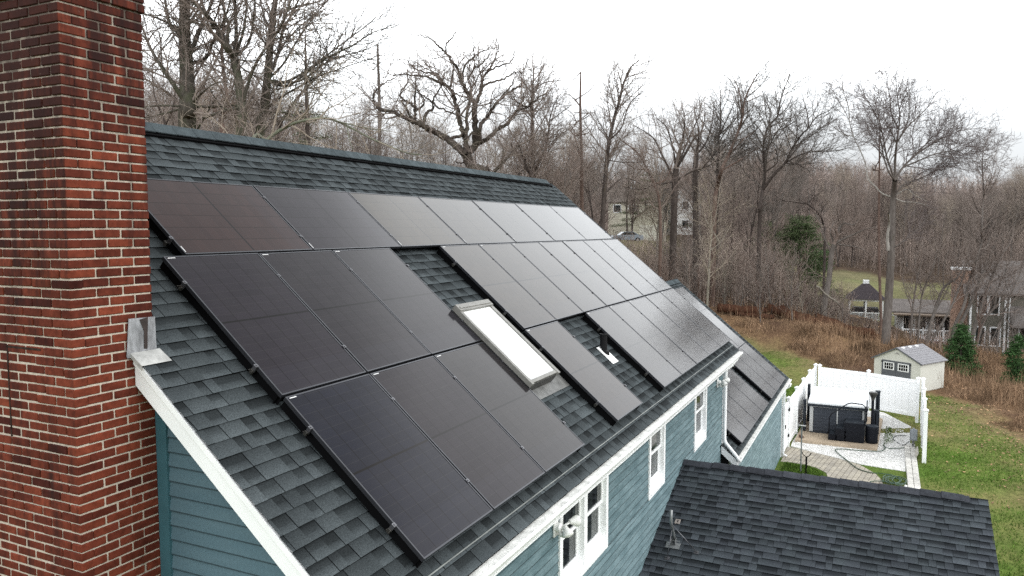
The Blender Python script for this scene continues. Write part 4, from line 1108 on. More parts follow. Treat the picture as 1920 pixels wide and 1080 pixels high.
m = MB(); m.tube([(25.98, -4.92, .13), (25.98, -4.93, .95), (25.98, -5.0, 1.08), (25.98, -5.52, 1.50), (25.98, -5.66, 1.55), (25.98, -6.02, 1.53), (25.98, -6.12, 1.46), (25.98, -6.13, .75)], .022, 8); m.build('tube', M_STEP, hr, True)
m = MB(); m.tube([(26.65, -6.17, .75), (26.65, -6.17, 1.50), (26.6, -6.17, 1.56), (26.5, -6.17, 1.54), (26.48, -6.17, .8)], .022, 8); m.build('grab_loop', M_STEP, hr, True)
bk_ = thing('brick_block', (25.85, -3.98, .105), 'small dark brick lying on the slab against the fence', 'brick')
m = MB(); m.box((25.85, -3.98, .145), (.24, .13, .075), np.array(Matrix.Rotation(.3, 3, 'Z')), 1, .008); m.build('body', simple('dark_brick', (.10, .055, .04), .9, .2, 20), bk_)
ebx = thing('disconnect_box', (26.35, -7.72, 0), 'grey electrical disconnect box on a short post by the gravel', 'electric box')
m = MB(); m.bb((26.38, -7.76, 0), (26.44, -7.68, .75)); m.build('post', M_GALV, ebx)
m = MB(); m.box((26.33, -7.72, .52), (.12, .24, .40), None, 1, .01); bx_ = m.build('box', simple('grey_box', (.22, .24, .26), .5, .1, 8), ebx); m = MB(); m.box((26.262, -7.72, .53), (.012, .20, .34), None, 1, .004); m.build('door', simple('grey_box_door', (.26, .28, .30), .5, .1, 8), bx_)
m = MB(); m.tube([(26.33, -7.74, .32), (26.32, -7.76, .03), (26.1, -7.8, .02)], .018, 6); m.build('conduit', M_GALV, ebx)
bd = thing('leaning_board', (25.0, -7.82, 0), 'pale weathered board leaning at the stone edging', 'board')
m = MB(); m.box((25.35, -7.80, .16), (.9, .03, .2), np.array(Matrix.Rotation(.35, 3, 'X')), 1, .004); m.build('plank', simple('pale_board', (.48, .45, .40), .8, .15, 8), bd)
# hoses
M_HOSE = simple('green_hose', (.045, .085, .055), .5, .15, 8)
def catmull(P, n=8):
    P = [np.array(p, float) for p in P]; P = [P[0]] + P + [P[-1]]; out = []
    for i in range(1, len(P) - 2):
        for k in range(n):
            t = k / n; a, b, c, d = P[i - 1:i + 3]
            out.append(.5 * (2 * b + (c - a) * t + (2 * a - 5 * b + 4 * c - d) * t * t + (3 * b - a - 3 * c + d) * t ** 3))
    out.append(P[-2]); return np.array(out)
hz = [(26.3, -7.6, .06), (25.95, -7.1, .05), (25.9, -6.85, .05), (26.4, -6.75, .05), (25.75, -6.8, .05), (25.3, -6.62, .06), (25.15, -6.0, .045), (25.1, -5.5, .045), (24.9, -5.22, .045), (24.4, -5.35, .045), (23.7, -5.65, .04), (22.9, -6.0, .035), (22.62, -6.35, .035), (22.6, -6.6, .04)]
m = MB(); m.tube(catmull(hz), .016, 6); props(m.build('garden_hose', M_HOSE, None, True), 'long green garden hose snaking from the tub over gravel and pavers', 'hose')
hz = [(22.6, -6.62, .05)]
r = np.random.default_rng(3)
for i in range(46):
    a = i * .62; hz.append((22.1 + .38 * math.cos(a) * (1 + .2 * math.sin(i)) + r.normal(0, .05) - .005 * i, -6.95 + .22 * math.sin(a) - .006 * i + r.normal(0, .03), .05 + .0008 * i))
hz += [(21.7, -7.3, .06), (21.75, -6.7, .05), (21.6, -6.4, .035), (21.3, -6.5, .035)]
m = MB(); m.tube(catmull(hz, 5), .015, 6); props(m.build('coiled_hose', M_HOSE, None, True), 'green garden hose in a tangled coil on the bare grass strip', 'hose')
m = MB(); m.tube(catmull([(26.25, -7.6, .3), (26.6, -7.4, .04), (27.3, -7.1, .04), (27.9, -7.2, .04), (28.1, -7.55, .04)], 6), .014, 6); props(m.build('power_cable', simple('grey_cable', (.11, .12, .12), .6, .1, 8), None, True), 'thin grey cable looping over the white gravel to the electrical box', 'cable')
m = MB(); m.lathe((21.42, -7.36, .04), [(.03, 0), (.045, .03), (.03, .07), (.05, .10)], 8, (1, -.3, .3)); props(m.build('hose_nozzle', M_LAMP), 'white spray nozzle at the end of the coiled hose', 'nozzle')
# pole with a cross head and a forked stake
fp = thing('garden_pole', (21.8, -4.34, 0), 'tall thin grey pole with a flat cross head by the pavers', 'pole')
m = MB(); m.tube([(21.8, -4.34, -.1), (21.8, -4.34, 1.52)], .022, 8); m.build('pole', M_GALV, fp)
m = MB(); m.bb((21.76, -4.46, 1.52), (21.84, -4.22, 1.55), 1, .004); m.build('cross_head', M_ALU, fp)
sk = thing('forked_stake', (21.45, -4.53, 0), 'short black stake with a forked top beside the path', 'stake')
m = MB(); m.tube([(21.45, -4.53, -.05), (21.45, -4.53, .62)], .028, 8); m.tube([(21.45, -4.66, .76), (21.45, -4.63, .68), (21.45, -4.53, .62), (21.45, -4.43, .68), (21.45, -4.40, .76)], .014, 6); m.build('stake', M_BLACK, sk)

# resin shed
A_ = np.array([39.93, -6.26]); B_ = np.array([38.66, -8.37]); D_ = np.array([40.73, -9.05])
fx = (B_ - A_); SW = np.linalg.norm(fx); fx = fx / SW; dx = np.array([-fx[1], fx[0]]); dx = dx if dx @ (D_ - B_) > 0 else -dx; SL = 2.25
gz = float(ground_z(*(A_ + B_) / 2)) - .05
shed = thing('garden_shed', (*((A_ + B_) / 2), gz), 'small pale grey resin shed with grey doors and grey pitched roof', 'shed')
def sp(a, b, z): q = A_ + fx * a + dx * b; return (q[0], q[1], z)
ZE, ZA = 1.20, 1.83
M_SHED = simple('resin_taupe', (.56, .555, .50), .6, .04, 3); M_SHG = simple('resin_grey', (.10, .105, .115), .6, .06, 5); M_SHR = simple('resin_roof', (.205, .200, .212), .55, .10, 4)
m = MB(); m.add([sp(0, 0, gz), sp(SW, 0, gz), sp(SW, 0, ZE), sp(SW / 2, 0, ZA), sp(0, 0, ZE)] + [sp(0, SL, gz), sp(SW, SL, gz), sp(SW, SL, ZE), sp(SW / 2, SL, ZA), sp(0, SL, ZE)],
                [(0, 1, 2, 3, 4), (9, 8, 7, 6, 5), (1, 6, 7, 2), (5, 0, 4, 9)])
m.build('wall', M_SHED, shed)
def slope_box(m, a0, z0, a1, z1, b0, b1, th):
    V = [sp(a, b, z + t) for (a, z) in ((a0, z0), (a1, z1)) for b in (b0, b1) for t in (0, th)]
    m.add(V, [(0, 1, 3, 2), (4, 6, 7, 5), (0, 4, 5, 1), (2, 3, 7, 6), (0, 2, 6, 4), (1, 5, 7, 3)])
sl = (ZA - ZE) / (SW / 2)
m = MB()
for q in range(9):
    a0, a1 = SW / 2 + q * (SW / 2 + .12) / 9, SW / 2 + (q + 1) * (SW / 2 + .12) / 9
    for k in range(5):
        b0 = -.10 + k * (SL + .2) / 5; b1 = b0 + (SL + .2) / 5
        slope_box(m, a0 + .004, ZA - (a0 - SW / 2) * sl + .024, a1 + .012, ZA - (a1 - SW / 2) * sl + .032, b0 + .004, b1 - .004, .01)
slope_box(m, SW / 2, ZA, SW + .12, ZA - (SW / 2 + .12) * sl, -.10, SL + .1, .022)
slope_box(m, SW / 2, ZA + .001, -.12, ZA - (SW / 2 + .12) * sl, -.10, SL + .1, .03)
m.build('roof', M_SHR, shed)
m = MB()
slope_box(m, SW / 2, ZA - .035, SW + .12, ZA - (SW / 2 + .12) * sl - .035, -.115, -.085, .07); slope_box(m, SW / 2, ZA - .035, -.12, ZA - (SW / 2 + .12) * sl - .035, -.115, -.085, .07); m.build('roof_edge', M_SHG, shed)
for k in range(3):
    m = MB(); b0 = .25 + k * .62; slope_box(m, SW / 2 + .05, ZA - .05 * sl + .042, SW / 2 + .16, ZA - .16 * sl + .044, b0, b0 + .22, .01); m.build('roof_light', M_TIN, shed)
m = MB(); m.add([sp(SW / 2 - .16, -.012, 1.50), sp(SW / 2 + .16, -.012, 1.50), sp(SW / 2, -.012, 1.60)] + [sp(SW / 2 - .16, .0, 1.50), sp(SW / 2 + .16, .0, 1.50), sp(SW / 2, .0, 1.60)], [(0, 1, 2), (0, 3, 4, 1), (1, 4, 5, 2), (2, 5, 3, 0)]); m.build('gable_vent', simple('vent_shade', (.30, .29, .27), .6, .05), shed)
def shed_box(m, a0, a1, b0, b1, z0, z1):
    V = [sp(a, b, z) for a in (a0, a1) for b in (b0, b1) for z in (z0, z1)]; m.add(V, [(0, 1, 3, 2), (4, 6, 7, 5), (0, 4, 5, 1), (2, 3, 7, 6), (0, 2, 6, 4), (1, 5, 7, 3)])
for k, (a0, a1) in enumerate(((.44, 1.20), (1.215, 1.97))):
    m = MB(); shed_box(m, a0, a1, -.04, -.002, gz + .1, 1.14); dr = m.build('door', M_SHG, shed)
    w0, w1 = a0 + .10, a1 - .08
    m = MB(); shed_box(m, w0, w1, -.055, -.041, .66, 1.05)
    wf = m.build('window_frame', M_TIN, dr)
    m = MB()
    for i in range(4):
        for j in range(2):
            ww = (w1 - w0 - .10) / 4; hh = .145
            shed_box(m, w0 + .05 + i * ww + .012, w0 + .05 + (i + 1) * ww - .012, -.058, -.054, .70 + j * .165, .70 + j * .165 + hh)
    m.build('pane', M_BLACK, dr)
    m = MB(); aa = a0 if k == 0 else a1 - .05
    for z_ in (1.02, .3): shed_box(m, aa - .02, aa + .07, -.052, -.041, z_, z_ + .06)
    m.build('hinge', M_BLACK, dr)

# ------------------------------------------------------------------ neighbours, far beyond the trees
def local_frame(x, y, d, turn):
    """corner on the ground at a photo point; returns mapper (right, back, up) turned about z"""
    P = at(x, y, d); P[2] = min(P[2], float(ground_z(P[0], P[1])))
    rr = np.array([WR[0, 0], WR[1, 0], 0]); rr /= np.linalg.norm(rr); ff = np.array([WR[0, 2], WR[1, 2], 0]); ff /= np.linalg.norm(ff)
    c, s_ = math.cos(turn), math.sin(turn); ex = rr * c + ff * s_; ey = -rr * s_ + ff * c
    return P, (lambda a, b, z: P + ex * a + ey * b + np.array([0, 0, z])), np.stack([ex, ey, np.array([0, 0, 1.0])], 1)
def lbox(m, f, R, a, b, t=1.0, bev=0.0):
    a = np.array(a, float); b = np.array(b, float); m.box(f(*((a + b) / 2)), np.abs(b - a), R, t, bev)
def gable_house(o, f, R, w_, dp, h, rise, wallm, roofm, ov=.35, ridge='x'):
    m = MB(); lbox(m, f, R, (0, 0, -1.5), (w_, dp, h))
    if ridge == 'x': m.add([f(0, 0, h), f(0, dp, h), f(0, dp / 2, h + rise), f(w_, 0, h), f(w_, dp, h), f(w_, dp / 2, h + rise)], [(0, 1, 2), (5, 4, 3)])
    else: m.add([f(0, 0, h), f(w_, 0, h), f(w_ / 2, 0, h + rise), f(0, dp, h), f(w_, dp, h), f(w_ / 2, dp, h + rise)], [(0, 1, 2), (5, 4, 3)])
    m.build('wall', wallm, o)
    m = MB(); th = .12
    if ridge == 'x':
        s_ = rise / (dp / 2)
        for sg in (0, 1):
            e = -ov if sg == 0 else dp + ov
            V = [f(a, b, z + t) for a in (-ov, w_ + ov) for b, z in ((dp / 2, h + rise), (e, h - ov * s_)) for t in (.02, .02 + th)]
            m.add(V, [(0, 1, 3, 2), (4, 6, 7, 5), (0, 4, 5, 1), (2, 3, 7, 6), (0, 2, 6, 4), (1, 5, 7, 3)])
    else:
        s_ = rise / (w_ / 2)
        for sg in (0, 1):
            e = -ov if sg == 0 else w_ + ov
            V = [f(a, b, z + t) for b in (-ov, dp + ov) for a, z in ((w_ / 2, h + rise), (e, h - ov * s_)) for t in (.02, .02 + th)]
            m.add(V, [(0, 1, 3, 2), (4, 6, 7, 5), (0, 4, 5, 1), (2, 3, 7, 6), (0, 2, 6, 4), (1, 5, 7, 3)])
    return m.build('roof', roofm, o)
def far_window(o, f, R, a, z, w_, h, units=1, b=0.0, side=None):
    m = MB(); lbox(m, f, R, (a, b - .06, z), (a + w_, b + .02, z + h)); fr = m.build('window', M_WHITE, o)
    m = MB(); ww = w_ / units
    for k in range(units): lbox(m, f, R, (a + ww * k + .09, b - .075, z + .1), (a + ww * (k + 1) - .09, b - .055, z + h - .1))
    m.build('pane', M_GLASS, fr)
M_CREAM = simple('cream_siding', (.55, .52, .42), .7, .06, 1); M_BROOF = simple('brown_roof', (.12, .10, .085), .9, .2, 2); M_GROOF = simple('grey_brown_roof', (.170, .150, .140), .9, .2, 2)
M_OLIVE = simple('olive_siding', (.150, .140, .115), .8, .08, 1); M_PINKB = simple('brick_pinkish', (.34, .225, .17), .9, .3, 5); M_ASPH = simple('asphalt_drive', (.10, .10, .10), .9, .2, 3)
# cream house with garage
P, f, R = local_frame(1140, 440, 126, rad(-12)); o = thing('cream_house', P, 'cream two storey house with brown roof glimpsed through bare trees', 'house')
gable_house(o, f, R, 9.0, 7.5, 5.4, 2.3, M_CREAM, M_BROOF)
for a in (.8, 3.2, 6.0): far_window(o, f, R, a, 3.6, 1.3, 1.3)
m = MB(); lbox(m, f, R, (3.4, 3.2, 7.4), (4.2, 4.0, 8.9)); m.build('chimney', M_WHITE, o)
P, f, R = local_frame(1186, 441, 114, rad(-12)); o = thing('cream_garage', P, 'cream garage wing with blank gable wall left of the thick dark trunk', 'garage')
gable_house(o, f, R, 4.8, 6.5, 3.0, 1.9, M_CREAM, M_BROOF, ridge='y')
m = MB(); lbox(m, f, R, (1.0, -.05, 0), (3.6, .02, 2.3)); m.build('garage_door', simple('garage_door_cream', (.62, .60, .52), .7, .04), o)
P, f, R = local_frame(1262, 437, 124, rad(10)); o = thing('white_house', P, 'tall white gable end half hidden behind bare trunks', 'house')
gable_house(o, f, R, 4.6, 8, 6.2, 2.6, simple('white_siding', (.66, .66, .64), .7, .05), M_BROOF, ridge='y')
far_window(o, f, R, 1.4, 4.0, 1.2, 1.4); far_window(o, f, R, 1.4, 1.0, 1.2, 1.4)
# car on the drive
P, f, R = local_frame(1148, 444, 104, rad(5)); car = thing('parked_car', P, 'silver blue car parked in front of the cream garage', 'car')
M_CAR = simple('car_paint', (.26, .30, .34), .25, .05, 2, 0, .5)
m = MB(); prof = [(-2.1, .35), (-2.15, .7), (-2.0, .92), (-1.2, 1.0), (-.6, 1.42), (.7, 1.45), (1.4, 1.05), (2.0, .98), (2.12, .6), (2.08, .35)]
V = [f(a + 2.2, b, z) for b in (0, 1.75) for a, z in prof]; n = len(prof)
m.add(V, [tuple(range(n)), tuple(range(2 * n - 1, n - 1, -1))] + [(i, i + n, (i + 1) % n + n, (i + 1) % n) for i in range(n)]); m.build('body', M_CAR, car)
m = MB(); m.add([f(a + 2.2, -.012, z) for a, z in ((-1.0, 1.02), (-.55, 1.36), (.65, 1.39), (1.2, 1.05))], [(0, 1, 2, 3)]); m.add([f(a + 2.2, b, z) for b in (.15, 1.6) for a, z in ((.76, 1.42), (1.36, 1.08))], [(0, 1, 3, 2)]); m.build('window', M_GLASS, car)
for a in (.85, 3.5):
    for b in (-.03, 1.6):
        m = MB(); m.lathe(f(a, b, .33), [(.33, 0), (.33, .2)], 14, R[:, 1]); wl = m.build('wheel', M_BLACK, car); m = MB(); m.lathe(f(a, b - .01, .33), [(.2, 0), (.2, .02)], 10, R[:, 1]); m.build('rim', M_ALU, wl)
# neighbour's olive house on the right, brick stack, pool house, gazebo
P, f, R = local_frame(1812, 668, 60, rad(-27)); o = thing('olive_house', P, 'olive grey two storey house with white trimmed windows at the right edge', 'house')
gable_house(o, f, R, 12.5, 7, 5.1, 2.1, M_OLIVE, M_GROOF, .4)
for a in (.08, 2.35): 
    m = MB(); lbox(m, f, R, (a, -.08, -.5), (a + .14, .0, 5.2)); m.build('corner_board', M_WHITE, o)
far_window(o, f, R, .55, 3.3, 1.5, 1.55, 2); far_window(o, f, R, .45, .9, .75, 1.5); far_window(o, f, R, 1.45, .9, .75, 1.5)
far_window(o, f, R, 3.3, 1.0, 1.4, 1.5, 2); far_window(o, f, R, 3.4, -1.0, 1.0, 1.2); far_window(o, f, R, 6, 3.3, 1.4, 1.5, 2)
m = MB(); V = [f(a, b, z) for a in (2.7, 12.6) for b, z in ((-.02, 4.05), (-1.9, 2.75), (-1.9, 2.6), (-.02, 2.6))]; m.add(V, [(0, 1, 5, 4), (1, 2, 6, 5), (0, 3, 2, 1), (4, 5, 6, 7)]); m.build('lean_to_roof', M_GROOF, o)
m = MB(); lbox(m, f, R, (2.62, -.09, -1), (2.72, -.0, 4.9)); m.build('downspout', M_WHITE, o)
P, f, R = local_frame(1780, 650, 61, rad(-27)); o = thing('brick_stack', P, 'tall pinkish brick chimney stack with white cap beside the olive house', 'chimney')
m = MB(); lbox(m, f, R, (0, 0, -1), (1.35, 1.2, 6.4)); m.build('shaft', M_PINKB, o)
m = MB(); lbox(m, f, R, (-.08, -.08, 6.4), (1.43, 1.28, 6.58)); m.build('cap', M_WHITE, o)
P, f, R = local_frame(1680, 628, 70, rad(-24)); o = thing('pool_house', P, 'low white pool house with glass doors behind leaning trunks', 'pool house')
gable_house(o, f, R, 4.6, 4.0, 2.2, .8, simple('poolhouse_wall', (.50, .50, .50), .7, .05), M_GROOF, .4)
far_window(o, f, R, .5, .2, 1.9, 1.7, 2); far_window(o, f, R, 3.0, .2, 2.1, 1.7, 3)
m = MB(); lbox(m, f, R, (-.3, -1.6, 1.95), (5.9, -.05, 2.06)); m.build('awning', simple('awning_tan', (.20, .15, .11), .8, .2), o)
P, f, R = local_frame(1690, 640, 63, rad(-24)); o = thing('deck_railing', P, 'white deck railing in front of the pool house', 'railing')
m = MB(); lbox(m, f, R, (0, 0, .95), (6.0, .09, 1.05)); lbox(m, f, R, (0, 0, .2), (6.0, .07, .28)); m.build('rail', M_WHITE, o)
for k in range(5):
    m = MB(); lbox(m, f, R, (k * 1.47, -.01, -.6), (k * 1.47 + .11, .10, 1.2)); m.build('post', M_WHITE, o)
m = MB()
for k in range(40): lbox(m, f, R, (.12 + k * .147, .02, .28), (.155 + k * .147, .055, .95))
m.build('balusters', M_WHITE, o)
m = MB(); lbox(m, f, R, (-.2, .1, -.8), (6.2, 3.2, .12)); m.build('deck', simple('deck_pink', (.30, .20, .18), .8, .15), o)
P, f, R = local_frame(1592, 602, 78, rad(-22)); o = thing('gazebo', P, 'white garden gazebo with dark hipped roof and small cupola', 'gazebo')
GWd = 3.0
for a in (0, GWd / 2, GWd):
    for b in (0, GWd):
        m = MB(); lbox(m, f, R, (a - .09, b - .09, -.8), (a + .09, b + .09, 2.25)); m.build('post', M_WHITE, o)
m = MB()
for b in (0, GWd):
    lbox(m, f, R, (0, b - .04, .85), (GWd, b + .04, .95)); lbox(m, f, R, (0, b - .04, 2.05), (GWd, b + .04, 2.25)); lbox(m, f, R, (0, b - .03, -.2), (GWd, b + .03, .05))
    for k in range(24): lbox(m, f, R, (.1 + k * .12, b - .02, .05), (.14 + k * .12, b + .02, .85))
m.build('rail', M_WHITE, o)
m = MB(); e = .35; c_ = GWd / 2; m.add([f(-e, -e, 2.25), f(GWd + e, -e, 2.25), f(GWd + e, GWd + e, 2.25), f(-e, GWd + e, 2.25), f(c_ - .3, c_ - .3, 3.75), f(c_ + .3, c_ - .3, 3.75), f(c_ + .3, c_ + .3, 3.75), f(c_ - .3, c_ + .3, 3.75)],
    [(0, 1, 5, 4), (1, 2, 6, 5), (2, 3, 7, 6), (3, 0, 4, 7), (4, 5, 6, 7), (3, 2, 1, 0)]); rf_ = m.build('roof', simple('gazebo_roof', (.055, .045, .050), .9, .2, 4), o)
m = MB(); lbox(m, f, R, (c_ - .28, c_ - .28, 3.75), (c_ + .28, c_ + .28, 4.1)); m.build('cupola', M_WHITE, rf_)
m = MB(); lbox(m, f, R, (.3, .5, -.6), (2.7, 2.5, 1.3)); m.build('covered_spa', simple('spa_dark', (.04, .035, .035), .7, .1), o)
P, f, R = local_frame(1668, 612, 73, rad(-22)); o = thing('garden_arbor', P, 'white garden arbor with posts right of the big sycamore trunk', 'arbor')
for a in (0, 1.0, 2.4, 3.4):
    m = MB(); lbox(m, f, R, (a - .08, -.08, -.8), (a + .08, .08, 2.0)); m.build('post', M_WHITE, o)
m = MB(); lbox(m, f, R, (-.2, -.1, 1.9), (3.6, .1, 2.1)); lbox(m, f, R, (0, -.05, 1.1), (3.4, .05, 1.2)); m.build('rail', M_WHITE, o)

# ================================================================== TREES
def tubes_np(lines, sides):
    """lines: list of (points n x 3, radii n) -> vertices, quads; grouped by length for speed"""
    by = {}
    for P, R in lines: by.setdefault(len(P), []).append((P, R))
    Vs, Fs, b = [], [], 0
    a = np.arange(sides) / sides * 2 * math.pi
    for n, L in by.items():
        P = np.array([q[0] for q in L], np.float64); R = np.array([q[1] for q in L], np.float64); N = len(L)
        T = np.gradient(P, axis=1); T /= np.linalg.norm(T, axis=2, keepdims=True) + 1e-9
        mean = T.mean(1); ref = np.where(np.abs(mean[:, 2:3]) > .8, np.array([[1.0, .2, .1]]), np.array([[.1, .2, 1.0]]))
        U = np.cross(T, ref[:, None]); U /= np.linalg.norm(U, axis=2, keepdims=True) + 1e-9; W_ = np.cross(T, U)
        V = P[:, :, None] + R[:, :, None, None] * (np.cos(a)[None, None, :, None] * U[:, :, None] + np.sin(a)[None, None, :, None] * W_[:, :, None])
        base = b + np.arange(N)[:, None, None] * n * sides; i = np.arange(n - 1)[None, :, None] * sides; j = np.arange(sides)[None, None]; k = (j + 1) % sides
        Fs.append(np.stack([base + i + j, base + i + k, base + i + sides + k, base + i + sides + j], -1).reshape(-1, 4))
        Vs.append(V.reshape(-1, 3)); b += N * n * sides
    return np.concatenate(Vs), np.concatenate(Fs)
def lines_mesh(name, groups, mat, parent):
    """groups: list of (lines, sides)"""
    V, Fq, b = [], [], 0
    for L, s_ in groups:
        if not L: continue
        v, f = tubes_np(L, s_); V.append(v); Fq.append(f + b); b += len(v)
    return mesh_np(name, np.concatenate(V), np.concatenate(Fq), mat, parent, smooth=True)

RT = random.Random(11)
def nrm3(x, y, z):
    l = math.sqrt(x * x + y * y + z * z) + 1e-9; return x / l, y / l, z / l
def side_dir(d, ang, az):
    """direction at an angle from d, turned az about it"""
    x, y, z = d
    if abs(z) < .9: ux, uy, uz = nrm3(y, -x, 0)
    else: ux, uy, uz = nrm3(0, z, -y)
    vx, vy, vz = y * uz - z * uy, z * ux - x * uz, x * uy - y * ux
    ca, sa, c, s_ = math.cos(ang), math.sin(ang), math.cos(az), math.sin(az)
    return nrm3(x * ca + (ux * c + vx * s_) * sa, y * ca + (uy * c + vy * s_) * sa, z * ca + (uz * c + vz * s_) * sa)

class Par:
    def __init__(s, dens=(1.8, 3.6, 4.4, 4.4), ratio=(.5, .55, .55, .5), wig=.16, up=.06, ang=(.5, .95), rmin=.009, minlen=.18, rk=.5):
        s.dens, s.ratio, s.wig, s.up, s.ang, s.rmin, s.minlen, s.rk = dens, ratio, wig, up, ang, rmin, minlen, rk
def grow(out, p, d, L, r, lvl, top, q):
    n = 3 if lvl == top else (5 if L > 2 else 4); seg = L / n
    P = [p]; R = [r]; D = [d]; r1 = max(q.rmin * .6, r * .22)
    for i in range(n):
        g = RT.gauss
        d = nrm3(d[0] + g(0, q.wig), d[1] + g(0, q.wig), d[2] + g(0, q.wig) + q.up)
        p = (p[0] + d[0] * seg, p[1] + d[1] * seg, p[2] + d[2] * seg); P.append(p); D.append(d); R.append(r + (r1 - r) * (i + 1) / n)
    out[lvl].append((P, R))
    if lvl < top:
        k = L * q.dens[lvl]; k = int(k) + (RT.random() < k - int(k)); az = RT.uniform(0, 6.28)
        for j in range(k):
            t = .15 + .85 * (j + RT.random()) / max(1, k); f = t * n; i = min(n - 1, int(f)); f -= i
            bp = tuple(P[i][c] * (1 - f) + P[i + 1][c] * f for c in range(3)); br = R[i] * (1 - f) + R[i + 1] * f
            cL = L * q.ratio[lvl] * RT.uniform(.55, 1.25) * (1.25 - .75 * t)
            if cL < q.minlen: continue
            az += 2.4 + RT.uniform(-.6, .6)
            grow(out, bp, side_dir(D[min(i + 1, n)], RT.uniform(*q.ang), az), cL, max(q.rmin, min(br * .75, r * q.rk)), lvl + 1, top, q)

def smooth_line(P, R, step):
    C_ = catmull(P, 6); m_ = len(C_); t = np.linspace(0, len(P) - 1, m_); rr = np.interp(t, np.arange(len(P)), R)
    return C_, rr

def drawn_tree(name, d0, limbs, label, cat='tree', bark_m=None, twig_m=None, group=None, q=None, twigs=1.0, spread=.35, white=None, moss=0, start=.25, rough=.0, jit=.35, ln=1.0, thick=.74):
    """limbs: (photo points, width at start px, width at end px[, options]); the first is the trunk. Each limb gets its own way towards or away from the viewer."""
    q = q or Par(); out = {i: [] for i in range(8)}; px_seen = []; trunk, whites = [], []; base = None
    for li, lim in enumerate(limbs):
        pts, w0, w1 = lim[:3]; opt = lim[3] if len(lim) > 3 else {}
        pts = [np.array(p, float) for p in pts]
        d_start = d0
        if li:
            best = min(px_seen, key=lambda s_: (s_[0] - pts[0][0]) ** 2 + (s_[1] - pts[0][1]) ** 2); d_start = best[2]
            if 'free' not in opt: pts[0] = np.array(best[:2])
        k = opt.get('k', RT.uniform(-spread, spread) if li else 0.0); acc = 0; P3 = []; dd = d_start
        for i, p in enumerate(pts):
            if i:
                acc += np.linalg.norm(pts[i] - pts[i - 1]) / F * d0; dd = d_start + k * acc + RT.gauss(0, jit) * (acc > 0) * min(1, acc)
            P3.append(at(p[0], p[1], dd)); px_seen.append((p[0], p[1], dd))
        R = np.linspace(w0, w1, len(pts)) / 2 / F * d0 * (thick if li else .9)
        if li: R *= np.linspace(1, .8, len(pts))
        if li == 0:
            b = P3[0]; gz = float(ground_z(b[0], b[1]))
            if b[2] > gz: P3 = [np.array([b[0], b[1], gz - .3])] + P3; R = np.concatenate([[R[0] * 1.25], R])
            base = np.array([P3[0][0], P3[0][1], gz])
        Cc, Rr = smooth_line(P3, R, .4)
        if li and rough: Cc[1:] += np.array([[RT.gauss(0, rough) for _ in range(3)] for _ in range(len(Cc) - 1)])
        (whites if opt.get('white') else trunk).append((Cc, np.maximum(Rr, q.rmin)))
        # side branches along the limb
        seg = np.linalg.norm(np.diff(Cc, axis=0), axis=1); cum = np.concatenate([[0], np.cumsum(seg)]); L = cum[-1]
        den = opt.get('tw', 1.0) * twigs
        if den <= 0: continue
        st = opt.get('start', start if li else .55); n = int(L * (1 - st) * 3.4 * den) + 3; az = RT.uniform(0, 6.28)
        for j in range(n):
            t = st + (1 - st) * (j + RT.random()) / n; s_ = t * L; i = min(len(seg) - 1, int(np.searchsorted(cum, s_) - 1)); i = max(i, 0)
            fr = (s_ - cum[i]) / max(seg[i], 1e-6); bp = Cc[i] * (1 - fr) + Cc[i + 1] * fr; T = (Cc[i + 1] - Cc[i]) / max(seg[i], 1e-6)
            br = Rr[i] * (1 - fr) + Rr[i + 1] * fr; az += 2.4 + RT.uniform(-.6, .6)
            cL = ln * opt.get('len', 1.0) * min(3.0, .30 * L + .6) * RT.uniform(.4, 1.15) * (1.2 - .6 * t)
            big = RT.random() < .28 and L > 2.0
            if big: cL = ln * min(4.5, .42 * L) * RT.uniform(.6, 1.1) * (1.15 - .6 * t)
            grow(out, tuple(bp), side_dir(tuple(T), RT.uniform(.45, .85) if big else RT.uniform(.5, 1.05), az), cL, max(q.rmin, min(br * .62, cL * .014)), 0 if big else 1, 3, q)
        # the tip carries on as a fine branch
        T = Cc[-1] - Cc[-2]; grow(out, tuple(Cc[-1]), nrm3(*T), min(2.0, .18 * L + .3), max(q.rmin, float(Rr[-1])), 1, 3, q)
    o = thing(name, tuple(base), label, cat, group)
    lines_mesh('trunk', [(trunk, 9)], bark_m or B_GREY, o)
    if whites: lines_mesh('pale_limb', [(whites, 8)], white or B_WHITE, o)
    if any(out[i] for i in out): lines_mesh('crown', [(out[0], 6), (out[1], 5), (out[2], 3), (out[3], 3)], twig_m or B_TWIG, o)
    return o
def Z(x0, y0, s_, pts): return [(x0 + a * s_, y0 + b * s_) for a, b in pts]

